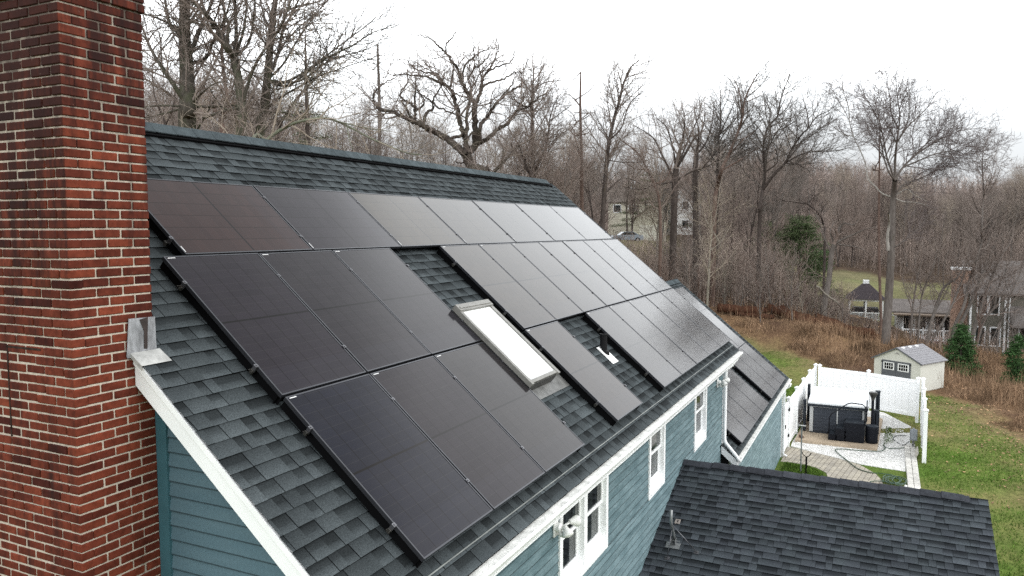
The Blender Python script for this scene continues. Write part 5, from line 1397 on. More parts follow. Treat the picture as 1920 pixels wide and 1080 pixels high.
# --- big trees behind the ridge, left
q1 = Par(wig=.17, up=.03, rmin=.0065, dens=(1.7, 3.2, 4.0, 4))
drawn_tree('maple_tree', 28, [
    ([(352, 275), (352, 200), (350, 120), (346, 60), (348, 0), (352, -80), (350, -170)], 37, 12),
    ([(338, 195), (312, 138), (286, 98), (270, 60), (254, 20)], 13, 4), ([(331, 170), (300, 122), (276, 78), (262, 60)], 9, 3),
    ([(357, 95), (375, 55), (391, 20), (412, -35), (425, -90)], 13, 5), ([(364, 150), (385, 110), (400, 75), (420, 38), (432, 0)], 11, 4),
    ([(372, 178), (396, 160), (424, 153)], 6, 3), ([(337, 80), (321, 50), (311, 10), (305, -45), (290, -100)], 12, 4),
    ([(340, 62), (300, 36), (262, 24)], 7, 4), ([(332, 205), (300, 198), (262, 202)], 6, 3), ([(365, 214), (402, 200), (442, 198), (490, 206)], 8, 4),
    ([(345, 235), (300, 215), (265, 222)], 6, 3), ([(368, 240), (392, 205), (410, 178)], 6, 3), ([(350, 40), (380, 0), (395, -60)], 8, 3)],
    'thick mossy maple with clumped dark trunk nearest the chimney', bark_m=B_MOSS, twig_m=B_TWIG, q=q1, twigs=1.7, ln=1.15)
drawn_tree('maple_tree', 27, [
    ([(453, 285), (453, 200), (447, 150), (438, 110), (424, 85), (408, 55), (384, 25), (355, -5), (325, -40)], 23, 5),
    ([(440, 112), (443, 70), (441, 20), (442, -60), (445, -140)], 12, 5), ([(446, 100), (456, 60), (463, 0), (466, -80)], 9, 4), ([(427, 85), (429, 50), (420, 20), (407, -25)], 8, 4),
    ([(456, 200), (471, 140), (491, 100), (511, 75), (531, 40), (546, 0), (562, -50)], 9, 4), ([(407, 62), (362, 42), (312, 31), (262, 26)], 7, 3),
    ([(451, 112), (466, 80), (476, 30), (481, -45)], 8, 4), ([(444, 238), (425, 205), (405, 186), (393, 165)], 6, 3), ([(450, 122), (480, 113), (512, 82)], 5, 2),
    ([(380, 222), (420, 208), (450, 199)], 8, 6, dict(free=1, tw=.5))],
    'forking grey maple with lichen green trunk, second from the chimney', bark_m=B_MOSS, twig_m=B_TWIG, q=q1, twigs=1.7, ln=1.1)
drawn_tree('maple_tree', 29, [
    ([(487, 290), (495, 210), (501, 150), (507, 90), (513, 30), (518, -30), (520, -110)], 21, 7),
    ([(508, 150), (520, 105), (530, 60), (545, 30), (560, 0), (582, -45)], 10, 4),
    ([(500, 166), (531, 155), (571, 135), (611, 105), (651, 75), (691, 45), (712, 24)], 9, 2, dict(k=.2)), ([(502, 172), (541, 160), (601, 115), (661, 85), (701, 60), (741, 50)], 8, 2, dict(k=-.2)),
    ([(504, 176), (561, 152), (621, 112), (681, 95), (722, 75)], 7, 2, dict(k=.5)), ([(508, 150), (531, 120), (561, 70), (601, 15), (627, -12)], 7, 2), ([(512, 60), (540, 20), (590, 5), (620, -5)], 6, 2),
    ([(498, 192), (524, 184), (566, 160), (600, 142), (640, 128), (700, 108)], 7, 2, dict(k=-.4)), ([(494, 200), (540, 212), (556, 222)], 6, 3), ([(505, 110), (480, 60), (470, 20)], 7, 3)],
    'spreading grey tree with long fanned limbs reaching right over the ridge', bark_m=B_MOSS, twig_m=B_GREY, q=q1, twigs=1.5, ln=1.1)
drawn_tree('maple_tree', 22, [
    ([(470, 320), (502, 262), (541, 236), (571, 226), (613, 222), (651, 236), (701, 262), (761, 286), (792, 290)], 8, 2, dict(start=.4)),
    ([(613, 222), (655, 233), (691, 241), (732, 246)], 4, 2), ([(650, 236), (655, 262), (662, 280)], 3, 1.5)],
    'low arching lichen covered branch tree just above the ridge', bark_m=bark('bark_lichen', (.12, .12, .09), (.20, .20, .16), (.13, .15, .09), .5), twig_m=B_TWIGP, q=q1, twigs=.7)
drawn_tree('thin_tree', 40, [([(418, 262), (415, 225), (427, 200), (421, 150), (416, 90), (420, 30)], 11, 5), ([(416, 228), (404, 212), (398, 190)], 5, 3), ([(424, 190), (440, 150), (448, 110)], 5, 2)],
    'reddish young tree between the two big maples', bark_m=B_RED, twig_m=B_TWIGR)
drawn_tree('thin_tree', 42, [([(520, 300), (523, 240), (540, 210), (560, 180), (590, 150)], 10, 3), ([(528, 230), (515, 190), (512, 140)], 5, 2), ([(300, 290), (310, 235), (290, 180), (285, 120)], 9, 3, dict(free=1)), ([(300, 240), (325, 200), (330, 150)], 5, 2)],
    'slanting brown tree behind the fanned limb tree', bark_m=B_DARK, twig_m=B_TWIG)

# --- the oak
z1 = lambda pts: Z(680, 40, .2825, pts)
q2 = Par(wig=.21, up=.04, rmin=.008, dens=(1.5, 3.0, 4.0, 4))
drawn_tree('oak_tree', 46, [
    ([(905, 345), (891, 322), (879, 303), (874, 288)], 25, 20, dict(tw=0)),
    (z1([(690, 905), (640, 845), (560, 780), (470, 730), (400, 690), (340, 665), (280, 640), (200, 605), (110, 578), (80, 540), (68, 505), (90, 460), (130, 420), (200, 380)]), 15, 2),
    (z1([(345, 655), (350, 590), (340, 565), (300, 535), (265, 520), (250, 480), (270, 440), (300, 400), (290, 340)]), 7, 2), (z1([(345, 585), (345, 520), (350, 440), (352, 365)]), 6, 2),
    (z1([(345, 660), (310, 620), (280, 560), (255, 520)]), 6, 3), (z1([(400, 665), (425, 610), (467, 580), (460, 540), (440, 520), (400, 490), (340, 470)]), 7, 2), (z1([(460, 530), (500, 470), (530, 415), (548, 345)]), 4, 2), (z1([(458, 540), (520, 580), (620, 620), (688, 640)]), 4, 3, dict(tw=.5)),
    (z1([(350, 590), (400, 560), (405, 520), (370, 470), (330, 420)]), 5, 2),
    (z1([(690, 900), (682, 800), (665, 730), (640, 640), (625, 560), (600, 480), (575, 445), (530, 400), (490, 350), (420, 340), (340, 310), (290, 250)]), 13, 2), (z1([(577, 445), (595, 380), (605, 310), (600, 270)]), 5, 3),
    (z1([(545, 410), (440, 375), (300, 350), (200, 360)]), 5, 2),
    (z1([(700, 880), (690, 780), (692, 640), (710, 520), (716, 440), (705, 390), (735, 310), (740, 255)]), 8, 2),
    (z1([(715, 890), (745, 830), (745, 700), (740, 600), (742, 550), (700, 480), (665, 420), (640, 340), (600, 270), (550, 210), (490, 150), (440, 110), (370, 90)]), 14, 2),
    (z1([(742, 550), (770, 500), (790, 430), (800, 370), (830, 330), (870, 260), (900, 190), (890, 110)]), 8, 2), (z1([(662, 405), (665, 330), (720, 250), (780, 210), (840, 180)]), 5, 2), (z1([(790, 450), (850, 410), (940, 380), (1000, 345), (1050, 340)]), 5, 2), (z1([(835, 330), (900, 300), (980, 270), (1010, 200)]), 4, 2),
    (z1([(550, 215), (560, 150), (610, 90), (640, 50)]), 4, 1.5), (z1([(735, 245), (740, 170), (720, 90)]), 3, 1.5),
    (z1([(760, 870), (775, 790), (780, 690), (830, 630), (875, 560), (910, 520), (960, 480), (1040, 430), (1060, 400)]), 10, 3), (z1([(910, 515), (985, 430), (1000, 380)]), 4, 2),
    (z1([(750, 880), (790, 800), (850, 760), (900, 715), (960, 680), (1000, 620), (1030, 590), (1090, 570), (1130, 530), (1210, 485)]), 10, 3), (z1([(1060, 575), (1020, 530), (1000, 470)]), 4, 2), (z1([(990, 635), (1060, 520), (1090, 430)]), 3, 1.5),
    (z1([(610, 785), (650, 760), (692, 690)]), 7, 6, dict(tw=0)), (z1([(690, 780), (735, 730)]), 5, 3, dict(tw=0)), (z1([(680, 940), (650, 942), (622, 936)]), 4, 2, dict(tw=0)), (z1([(735, 310), (790, 280), (850, 200)]), 4, 2)],
    'great bare oak with one long crooked limb stretching left above the ridge', bark_m=B_OAK, twig_m=B_TWIG, q=q2, twigs=1.0, spread=.5, rough=.03, thick=.98)
drawn_tree('forked_tree', 50, [
    (z1([(1132, 1085), (1130, 1000), (1127, 760), (1125, 640), (1122, 560), (1125, 480), (1130, 420), (1135, 330)]), 10, 3, dict(start=.5)),
    (z1([(1130, 1030), (1180, 920), (1215, 830), (1235, 720), (1240, 660), (1260, 580), (1300, 500)]), 8, 2, dict(start=.4)), (z1([(1120, 620), (1060, 570), (1010, 520)]), 4, 2), (z1([(1125, 480), (1180, 420), (1240, 400), (1300, 395)]), 4, 2), (z1([(1128, 470), (1080, 420), (1050, 370), (1080, 300), (1100, 250)]), 4, 2),
    (z1([(1150, 600), (1200, 560), (1260, 540), (1350, 560)]), 3, 1.5), (z1([(1240, 660), (1300, 620), (1380, 560)]), 3, 1.5)],
    'slim twin stemmed tree right of the oak, forking low', bark_m=B_DARK, twig_m=B_TWIG, twigs=1.0, ln=1.3)
drawn_tree('leaning_tree', 44, [
    (z1([(820, 1060), (850, 1020), (920, 950), (1000, 862), (1045, 820)]), 8, 4), (z1([(922, 945), (932, 850), (900, 780), (880, 700)]), 5, 2), (z1([(960, 900), (990, 800), (1040, 700)]), 4, 2)],
    'small leaning tree between the oak and the twin stemmed tree', bark_m=B_OAK, twig_m=B_TWIG)
drawn_tree('leaning_tree', 47, [(z1([(1115, 1060), (1100, 1000), (1075, 930), (1040, 830), (1000, 760)]), 7, 2), (z1([(1090, 960), (1120, 860), (1100, 760)]), 4, 2), (z1([(1010, 1040), (1060, 990), (1110, 950)]), 4, 3, dict(free=1))],
    'small tree leaning left against the twin stemmed tree', bark_m=B_DARK, twig_m=B_TWIG)

# --- dead snags and slim trees in the middle
def stubs(x, y0, y1, n, L, seed):
    r = random.Random(seed); out = []
    for i in range(n):
        y = r.uniform(y0, y1); s_ = r.choice((-1, 1)); l = r.uniform(.4, 1) * L; out.append(([(x, y), (x + s_ * l * .6, y - l * .35), (x + s_ * l, y - l * r.uniform(.3, .9))], 3.0, 1.6, dict(tw=.35, len=.5)))
    return out
drawn_tree('dead_snag', 52, [([(1091, 440), (1090, 300), (1088, 200), (1089, 135)], 9, 3, dict(tw=0))] + stubs(1089, 150, 330, 16, 26, 3), 'tall dead snag with broken stub branches against the sky', bark_m=B_RED, twig_m=B_TWIG)
drawn_tree('dead_snag', 58, [([(712, 300), (711, 180), (709, 120), (708, 83)], 8, 4, dict(tw=0))] + stubs(709, 100, 240, 10, 16, 5), 'straight dead snag standing left of the oak limb', bark_m=B_GREY, twig_m=B_TWIG)
drawn_tree('slim_tree', 50, [
    ([(1129, 450), (1133, 365), (1138, 300), (1143, 262), (1152, 220), (1161, 190), (1168, 160), (1180, 130), (1192, 118)], 11, 2, dict(start=.45)),
    ([(1143, 275), (1165, 240), (1179, 197), (1202, 174)], 5, 2), ([(1140, 262), (1121, 225), (1112, 200)], 3, 1), ([(1160, 190), (1155, 160), (1147, 138)], 3, 1), ([(1139, 312), (1185, 305), (1230, 296)], 3, 1), ([(1138, 345), (1165, 335), (1192, 340), (1218, 356)], 3, 1.5), ([(1141, 300), (1160, 268), (1178, 252)], 3, 1)],
    'slim dark tree rising past the cream house into the sky', bark_m=B_DARK, twig_m=B_TWIG, twigs=1.0, ln=1.3)
drawn_tree('spreading_tree', 54, [
    ([(1262, 470), (1264, 400), (1266, 340), (1268, 316)], 15, 12, dict(tw=.2)),
    ([(1266, 335), (1242, 292), (1224, 258), (1190, 236)], 7, 2), ([(1268, 322), (1287, 285), (1300, 262), (1318, 240), (1322, 205)], 8, 2), ([(1268, 318), (1262, 280), (1250, 240), (1232, 222)], 6, 2), ([(1270, 315), (1280, 262), (1284, 222), (1278, 200)], 6, 2),
    ([(1266, 345), (1297, 322), (1330, 310), (1350, 290)], 5, 2), ([(1262, 360), (1225, 348), (1200, 355), (1170, 350)], 4, 2), ([(1275, 300), (1296, 250), (1312, 212), (1310, 180)], 5, 2)],
    'thick trunked spreading tree right of the cream garage', bark_m=B_DARK, twig_m=B_TWIG, twigs=1.0, ln=1.3)
drawn_tree('spreading_tree', 57, [
    ([(1305, 460), (1304, 385), (1303, 330), (1306, 290)], 13, 10, dict(tw=.2)), ([(1305, 310), (1325, 265), (1335, 230), (1338, 205)], 6, 2), ([(1306, 300), (1290, 260), (1280, 225)], 5, 2), ([(1306, 325), (1330, 300), (1360, 262), (1372, 230)], 5, 2), ([(1305, 300), (1310, 250), (1303, 210)], 6, 2)],
    'dense crowned dark tree beside the white gable house', bark_m=B_DARK, twig_m=B_GREY, twigs=1.0, ln=1.3)
drawn_tree('leaning_tree', 52, [([(1238, 400), (1226, 345), (1214, 318), (1195, 286), (1166, 264)], 6, 2), ([(1214, 318), (1190, 316), (1170, 300)], 3, 1), ([(1232, 372), (1250, 335), (1262, 300)], 4, 2)], 'reddish leaning sapling crossing in front of the cream garage', bark_m=B_RED, twig_m=B_TWIGR)
z5 = lambda pts: Z(1280, 120, .2778, pts)
drawn_tree('curving_tree', 56, [
    (z5([(215, 1000), (230, 840), (262, 720), (312, 610), (350, 520), (380, 440), (402, 360), (416, 260), (440, 190), (480, 110), (512, 60)]), 9, 2),
    (z5([(400, 330), (390, 230), (370, 150), (345, 100)]), 4, 1.5), (z5([(380, 575), (440, 490), (520, 420)]), 4, 2), (z5([(410, 290), (470, 240), (530, 210)]), 3, 1.5), (z5([(270, 700), (400, 640), (460, 600), (530, 560)]), 4, 2), (z5([(320, 590), (400, 520), (450, 470)]), 4, 2)],
    'dark curving tree sweeping up to the right in the middle of the wood', bark_m=B_RED, twig_m=B_GREY, twigs=1.0, ln=1.3)
drawn_tree('upright_tree', 58, [
    (z5([(232, 1000), (236, 700), (241, 600), (246, 480), (256, 390), (256, 255)]), 7, 2), (z5([(250, 450), (300, 370), (340, 280), (362, 218)]), 4, 1.5), (z5([(245, 500), (330, 400), (390, 330)]), 4, 1.5), (z5([(252, 420), (225, 330), (205, 240)]), 3, 1.5)],
    'upright dark tree just left of the curving tree', bark_m=B_DARK, twig_m=B_GREY, twigs=1.0, ln=1.3)
drawn_tree('forked_tree', 56, [
    (z5([(520, 1080), (525, 960), (540, 850), (556, 730), (545, 600), (551, 510), (580, 420), (640, 350), (660, 250), (692, 150)]), 8, 2),
    (z5([(545, 812), (622, 740), (690, 670), (740, 570), (800, 480), (850, 430), (900, 360), (980, 320)]), 8, 2), (z5([(690, 655), (780, 560), (862, 470), (980, 410)]), 4, 1.5), (z5([(700, 635), (830, 600), (1000, 590), (1150, 560)]), 4, 1.5), (z5([(553, 722), (600, 700), (640, 660), (630, 580)]), 4, 2),
    (z5([(600, 400), (590, 320), (560, 250)]), 4, 1.5), (z5([(850, 430), (840, 330), (810, 220)]), 4, 1.5), (z5([(690, 690), (780, 680), (850, 720)]), 3, 1.5), (z5([(640, 350), (700, 300), (740, 230)]), 3, 1.5), (z5([(575, 640), (590, 540), (640, 450), (700, 400)]), 5, 2)],
    'wide forked tree with one limb slanting far right above the green pine', bark_m=B_DARK, twig_m=B_GREY, twigs=1.0, ln=1.3)
drawn_tree('dead_snag', 60, [(z5([(960, 1200), (950, 1080), (912, 1000), (862, 962), (840, 945), (772, 935)]), 5, 2, dict(tw=.3)), (z5([(852, 945), (890, 895), (935, 865)]), 3, 2, dict(tw=.3))], 'bent dead stem with two black arms above the pines', bark_m=B_DARK, twig_m=B_DARK)

# --- sycamore and its neighbours
z6 = lambda pts: Z(1560, 130, .2778, pts)
drawn_tree('sycamore_tree', 50, [
    ([(1656, 668), (1660, 640), (1666, 560), (1671, 480), (1673, 420), (1675, 370), (1678, 338)], 19, 10, dict(tw=0)),
    (z6([(425, 742), (426, 620), (436, 500), (450, 400), (456, 300), (440, 180), (430, 30)]), 7, 1.5, dict(tw=.6, start=.35)), (z6([(412, 782), (382, 690), (352, 600), (332, 500), (310, 350), (240, 210)]), 5, 2), (z6([(408, 745), (372, 600), (345, 460), (320, 350), (300, 250)]), 5, 2),
    (z6([(425, 742), (480, 660), (560, 580), (640, 500), (740, 420)]), 7, 2), (z6([(430, 820), (480, 780), (560, 750), (640, 715), (740, 660), (800, 640)]), 5, 2), (z6([(492, 650), (600, 610), (700, 570), (830, 550), (900, 570), (980, 520)]), 4, 1.5), (z6([(560, 582), (700, 490), (850, 420), (985, 398)]), 4, 1.5),
    (z6([(438, 500), (500, 400), (580, 320), (640, 260), (690, 180)]), 4, 1.5), (z6([(450, 420), (400, 300), (390, 180), (370, 80)]), 4, 1.5), (z6([(436, 540), (470, 440), (520, 300), (500, 120)]), 4, 1.5), (z6([(440, 480), (400, 420), (350, 320)]), 3, 1.5),
    (z6([(388, 892), (342, 840), (292, 790), (246, 740), (226, 640), (192, 550), (142, 450), (116, 350), (75, 260), (30, 190)]), 4.5, 1.6, dict(white=1, start=.5, len=.7)), (z6([(160, 490), (80, 440), (10, 390)]), 3, 1.5, dict(white=1)), (z6([(116, 350), (110, 250), (70, 130), (75, 60)]), 3, 1.2, dict(white=1)),
    (z6([(425, 892), (480, 893), (560, 898), (650, 920)]), 4, 1.5, dict(white=1, tw=.5)), (z6([(440, 832), (500, 810), (560, 850), (640, 890)]), 3, 1.2, dict(white=1, tw=.5)),
    ([(1666, 470), (1664, 445), (1667, 420), (1666, 400)], 9, 5, dict(white=1, tw=0, free=1, k=-.5)), ([(1677, 482), (1673, 455), (1676, 440)], 5, 3, dict(white=1, tw=0, free=1, k=-.5)), ([(1672, 470), (1690, 455), (1720, 430), (1745, 400)], 4, 2)],
    'big sycamore with pale peeling trunk and wide domed crown', bark_m=bark('bark_sycamore', (.075, .063, .056), (.145, .128, .115)), twig_m=bark('twig_mauve_grey', (.120, .098, .094), (.175, .150, .145)), q=Par(wig=.17, up=.03, rmin=.009, dens=(1.9, 3.6, 4.6, 4)), twigs=.95, spread=.6, ln=1.35, start=.18)
drawn_tree('dead_snag', 53, [([(1652, 600), (1648, 480), (1648, 380), (1649, 300), (1649, 252)], 6, 2.5, dict(tw=0))] + stubs(1648, 270, 380, 6, 14, 8), 'rusty brown dead spire just left of the sycamore trunk', bark_m=B_RED, twig_m=B_RED)
z7 = lambda pts: Z(1400, 380, .2408, pts)
drawn_tree('spreading_tree', 54, [
    (z7([(598, 900), (610, 760), (640, 600), (662, 400), (682, 322)]), 13, 9, dict(tw=.1)), (z7([(682, 322), (760, 280), (850, 240), (930, 205), (1012, 190)]), 6, 2), (z7([(680, 330), (652, 220), (690, 140)]), 5, 2), (z7([(720, 342), (850, 345), (930, 380), (1000, 440)]), 4, 1.5), (z7([(690, 312), (742, 170), (830, 172), (882, 120)]), 5, 2), (z7([(665, 380), (600, 260), (570, 150), (540, 90)]), 5, 1.5), (z7([(690, 300), (720, 180), (700, 60)]), 4, 1.5)],
    'low spreading dark tree at the field edge, left of the gazebo', bark_m=B_GREY, twig_m=B_TWIGR)
z8 = lambda pts: Z(1680, 380, .2963, pts)
LT = 'leaning grey trunks in front of the olive house'
for pts, w0, w1, sub, lb in (
    ([(365, 800), (430, 650), (462, 500), (502, 380), (540, 260), (545, 150), (550, 0), (560, -60)], 7, 2, [[(540, 270), (480, 200), (470, 120)], [(502, 380), (560, 300), (600, 220)]], 'slim leaning trunk whose top bends upright above the brick stack'),
    ([(400, 800), (470, 640), (540, 480), (572, 400), (640, 230), (662, 150)], 8, 2, [[(572, 400), (640, 350), (700, 300)], [(600, 330), (590, 240), (600, 180)]], 'thick leaning trunk crossing the olive house corner'),
    ([(480, 860), (560, 600), (602, 480), (660, 350), (720, 260)], 8, 2, [[(600, 480), (560, 400), (555, 300)]], 'leaning trunk crossing the upper window of the olive house'),
    ([(515, 880), (560, 740), (622, 660), (640, 560), (700, 420)], 6, 2, [[(560, 740), (590, 690), (620, 640)]], 'crooked dark sapling in front of the olive house lower windows'),
    ([(200, 870), (240, 700), (302, 540), (382, 480), (432, 400)], 8, 2, [[(302, 540), (300, 420), (330, 300)], [(240, 700), (320, 560), (350, 480)]], 'leaning trunk in front of the pool house doors'),
    ([(235, 860), (340, 680), (420, 480), (460, 330)], 5, 2, [[(400, 530), (380, 420), (400, 300)]], 'thin slanting stem between pool house and brick stack'),
    ([(140, 850), (150, 700), (170, 560), (230, 420), (260, 300)], 4, 1.5, [[(170, 560), (130, 450), (120, 350)]], 'thin stem at the left end of the pool house'),
    ([(95, 830), (105, 680), (130, 500), (160, 380)], 5, 1.5, [[(110, 640), (60, 560), (40, 480)]], 'young stem between the sycamore and the pool house'),
    ([(640, 900), (662, 760), (720, 600), (790, 430), (820, 330)], 4, 1.5, [[(720, 600), (690, 480), (700, 380)]], 'thin leaning stem near the right edge of the picture'),
    ([(540, 950), (590, 900), (640, 800)], 3, 1.2, [[(590, 900), (600, 850), (590, 800)]], 'pale short stem at the foot of the olive house')):
    drawn_tree('leaning_tree', 55, [(z8(pts), w0, w1, dict(start=.4))] + [(z8(s_), w0 * .45, 1.2) for s_ in sub], lb, bark_m=B_GREY, twig_m=B_TWIG, group=LT, twigs=.8)
drawn_tree('slim_tree', 60, [(z6([(1010, 1120), (1010, 1000), (1018, 880), (1022, 800), (1015, 680), (1018, 560)]), 5, 1.5), (z6([(1016, 880), (1060, 780), (1080, 700), (1100, 580)]), 3, 1), (z6([(1010, 960), (960, 900), (925, 800)]), 3, 1), (z6([(1020, 870), (1100, 760), (1140, 650)]), 3, 1)],
    'slim bare tree against the sky near the right edge', bark_m=B_DARK, twig_m=B_TWIG)
drawn_tree('slim_tree', 46, [([(1326, 575), (1329, 520), (1331, 470), (1335, 430), (1330, 380)], 5, 2, dict(start=.4)), ([(1331, 475), (1350, 455), (1366, 430)], 3, 1), ([(1334, 430), (1345, 390), (1350, 350)], 2.5, 1), ([(1333, 450), (1318, 400), (1312, 360)], 2.5, 1)],
    'pale slim sapling rising just beyond the lower wing ridge', bark_m=B_PALE, twig_m=B_TWIGP)
drawn_tree('slim_tree', 62, [([(1231, 520), (1233, 440), (1236, 400), (1234, 360), (1228, 300)], 5, 2, dict(start=.4)), ([(1235, 400), (1255, 370), (1262, 340)], 3, 1), ([(1234, 385), (1215, 350), (1205, 330)], 3, 1)],
    'pale barked slim tree in front of the cream garage', bark_m=B_PALE, twig_m=B_TWIGP)

# --- evergreens
def needles(clusters, seed, n_each, size, spread):
    r = np.random.default_rng(seed); c = np.repeat(np.array(clusters, float), n_each, 0); n = len(c)
    p = c + r.normal(0, 1, (n, 3)) * spread * np.array([1, 1, .55]); a = r.normal(0, 1, (n, 3)); a[:, 2] *= .6; a /= np.linalg.norm(a, axis=1, keepdims=True)
    b = np.cross(a, r.normal(0, 1, (n, 3))); b /= np.linalg.norm(b, axis=1, keepdims=True); s_ = size * r.uniform(.5, 1.3, (n, 1))
    V = np.stack([p - b * s_ * .12, p + b * s_ * .12, p + a * s_], 1).reshape(-1, 3)
    return V, np.arange(3 * n).reshape(-1, 3), np.repeat(np.exp(r.normal(0, .35, n)), 3)
def conifer(name, x, y, d, h, w_, label, mat, seed, whorl=.32, dens=1.0, bare=.08, shape=1.0, group=None, droop=-.15, npt=26, top_y=None):
    P = at(x, y, d); gz = float(ground_z(P[0], P[1])); 
    if top_y is not None: h = at(x, top_y, d)[2] - gz
    o = thing(name, (P[0], P[1], gz), label, 'evergreen', group); r = random.Random(seed); L = []; cl_ = []
    base = np.array([P[0], P[1], gz]); z = h * bare
    tr = [(base + np.array([0, 0, h * t - .2 * (t == 0)])) for t in np.linspace(0, 1, 8)]; trunk = [(np.array(tr), np.linspace(.035 * h ** .8, .01, 8))]
    while z < h * .98:
        t = z / h; rad_ = w_ / 2 * ((1 - t) ** shape) * r.uniform(.75, 1.15) + .06
        for k in range(max(3, int((4 + 3 * r.random()) * dens))):
            a = r.uniform(0, 6.28); l = rad_ * r.uniform(.55, 1.1); e = base + np.array([math.cos(a) * l, math.sin(a) * l, z + l * (droop + .25 * t) + r.gauss(0, .05)])
            s_ = base + np.array([0, 0, z]); mid = (s_ + e) / 2 + np.array([0, 0, .08 * l]); L.append((np.array([s_, mid, e]), np.array([.012, .009, .004])))
            m_ = max(2, int(l / .22 * dens))
            for q_ in range(m_):
                u_ = .3 + .7 * (q_ + 1) / m_; cl_.append(s_ * (1 - u_) + e * u_ + np.array([0, 0, .06 * l * 4 * u_ * (1 - u_)]))
        z += whorl * r.uniform(.8, 1.2)
    lines_mesh('trunk', [(trunk, 7), (L, 3)], B_DARK, o)
    V, Fq, T = needles(cl_, seed, npt, .20, .13 if w_ < 4 else .22); mesh_np('crown', V, Fq, mat, o, tint=T)
    return o
conifer('young_spruce', 1801, 672, 47, 3.0, 2.5, 'young bushy spruce in the dry grass before the olive house', M_NEED, 1, .26, 1.5, .02, .75, top_y=607)
conifer('young_spruce', 1907, 705, 44, 3.0, 2.3, 'young spruce at the right edge of the picture', M_NEED, 2, .26, 1.4, .08, .7, top_y=632)
conifer('white_pine', 1496, 545, 72, 8, 7.0, 'bright green pine in the middle of the brown wood', M_NEEDG, 3, .42, 1.6, .25, .38, droop=.10, npt=17, top_y=402)
conifer('white_pine', 1432, 540, 80, 8, 5.6, 'dull green pine left of the bright pine', M_NEEDY, 4, .5, 1.2, .25, .42, droop=.05, npt=26, top_y=412)
conifer('white_pine', 1528, 560, 78, 6, 5.0, 'low dark green pine right below the bright pine', M_NEED, 8, .5, 1.1, .05, .4, droop=.05, npt=26, top_y=462)
conifer('white_pine', 1210, 440, 122, 14, 11, 'wide green pine behind the cream house', M_NEEDY, 5, .9, 1.2, .12, .6, droop=0, npt=26, top_y=318)
conifer('white_pine', 1290, 440, 126, 13, 9, 'green pine behind the white gable house', M_NEEDY, 9, .9, 1.0, .12, .6, droop=0, npt=22, top_y=322)
conifer('white_pine', 1085, 440, 120, 10, 8, 'green pine half hidden at the far end of the ridge', M_NEEDY, 6, .9, .8, .12, .6, droop=0, npt=16, top_y=335)
conifer('white_pine', 577, 300, 40, 12, 5.2, 'thin crowned old pine right of the fanned limb tree', simple('needles_thin', (.060, .070, .034), .6, .35, 3, tint=True), 7, .55, .75, .45, .35, droop=.05, npt=12, top_y=20)

conifer('white_pine', 2045, 700, 56, 15, 8, 'unseen pine added just past the right edge to darken the wing panels', M_NEEDY, 21, .6, 1.1, .12, .5, droop=.05, npt=24, top_y=190)  # out of view, added so the wing panels reflect something dark
conifer('white_pine', 2150, 700, 60, 15, 9, 'unseen pine added farther past the right edge to darken the wing panels', M_NEEDY, 22, .6, 1.1, .12, .5, droop=.05, npt=24, top_y=150)  # second unseen tree, added for the same dark reflection

# --- woodland trees behind: a few grown types, copied with their parts
def grown_type(seed, h, spread_up, dens, twig_m, bark_m, name, limbs=7, wig=.15):
    global RT
    RT = random.Random(seed); q = Par(wig=wig, up=spread_up, rmin=.0085, dens=(2.0, 3.2, 3.8, 3.6), minlen=.22); out = {i: [] for i in range(8)}; trunk = []
    r0 = .0115 * h; P = [np.array([0, 0, -.6])]; d = np.array([0, 0, 1.0]); n = 9
    for i in range(n): d = d + np.array([RT.gauss(0, .07), RT.gauss(0, .07), .1]); d /= np.linalg.norm(d); P.append(P[-1] + d * (h * .85 / n))
    R = np.linspace(r0, r0 * .14, len(P)); Cc, Rr = smooth_line(P, R, 1); trunk.append((Cc, Rr)); az = RT.uniform(0, 6)
    for k in range(int(limbs * 1.7)):
        t = RT.uniform(.22, .97); i = int(t * (len(Cc) - 2)); T = Cc[i + 1] - Cc[i]; az += 2.4 + RT.uniform(-.5, .5)
        grow(out, tuple(Cc[i]), side_dir(nrm3(*T), RT.uniform(.4, .85), az), h * RT.uniform(.28, .45) * (1.2 - .6 * t), Rr[i] * .5, 0, 3, q)
    T = Cc[-1] - Cc[-2]; grow(out, tuple(Cc[-1]), nrm3(*T), h * .18, Rr[-1], 1, 3, q)
    o = bpy.data.objects.new(name, None); COL.objects.link(o)
    lines_mesh('trunk', [(trunk, 7), (out[0], 5)], bark_m, o); lines_mesh('crown', [(out[1], 4), (out[2], 3), (out[3], 3)], twig_m, o)
    return o
TYPES = [grown_type(101, 14, .05, 1, B_TWIG, B_DARK, 'woodland_tree', 8), grown_type(102, 14, .10, 1, B_TWIGR, B_GREY, 'woodland_tree', 9), grown_type(103, 14, .03, 1, B_TWIG, B_OAK, 'woodland_tree', 9, .2), grown_type(104, 14, .13, 1, B_GREY, B_GREY, 'woodland_tree', 7),
         grown_type(105, 14, .07, 1, B_TWIGP, B_GREY, 'woodland_tree', 8), grown_type(106, 14, .09, 1, B_TWIGR, B_DARK, 'woodland_tree', 10)]
SHRUB = [grown_type(201, 5, .06, 1, B_TWIGR, B_RED, 'understory_tree', 9, .2), grown_type(202, 5, .10, 1, B_TWIG, B_GREY, 'understory_tree', 10, .16), grown_type(203, 5, .04, 1, B_TWIGP, B_PALE, 'understory_tree', 8, .2)]
def copy_thing(o, loc, sc, rz, label, cat, group):
    c = o.copy(); COL.objects.link(c); c.location = loc; c.scale = (sc[0], sc[0], sc[1]); c.rotation_euler = (RT.gauss(0, .05), RT.gauss(0, .05), rz)
    props(c, label, cat, group)
    for ch in o.children: k = ch.copy(); COL.objects.link(k); k.parent = c
    return c
RT = random.Random(77)
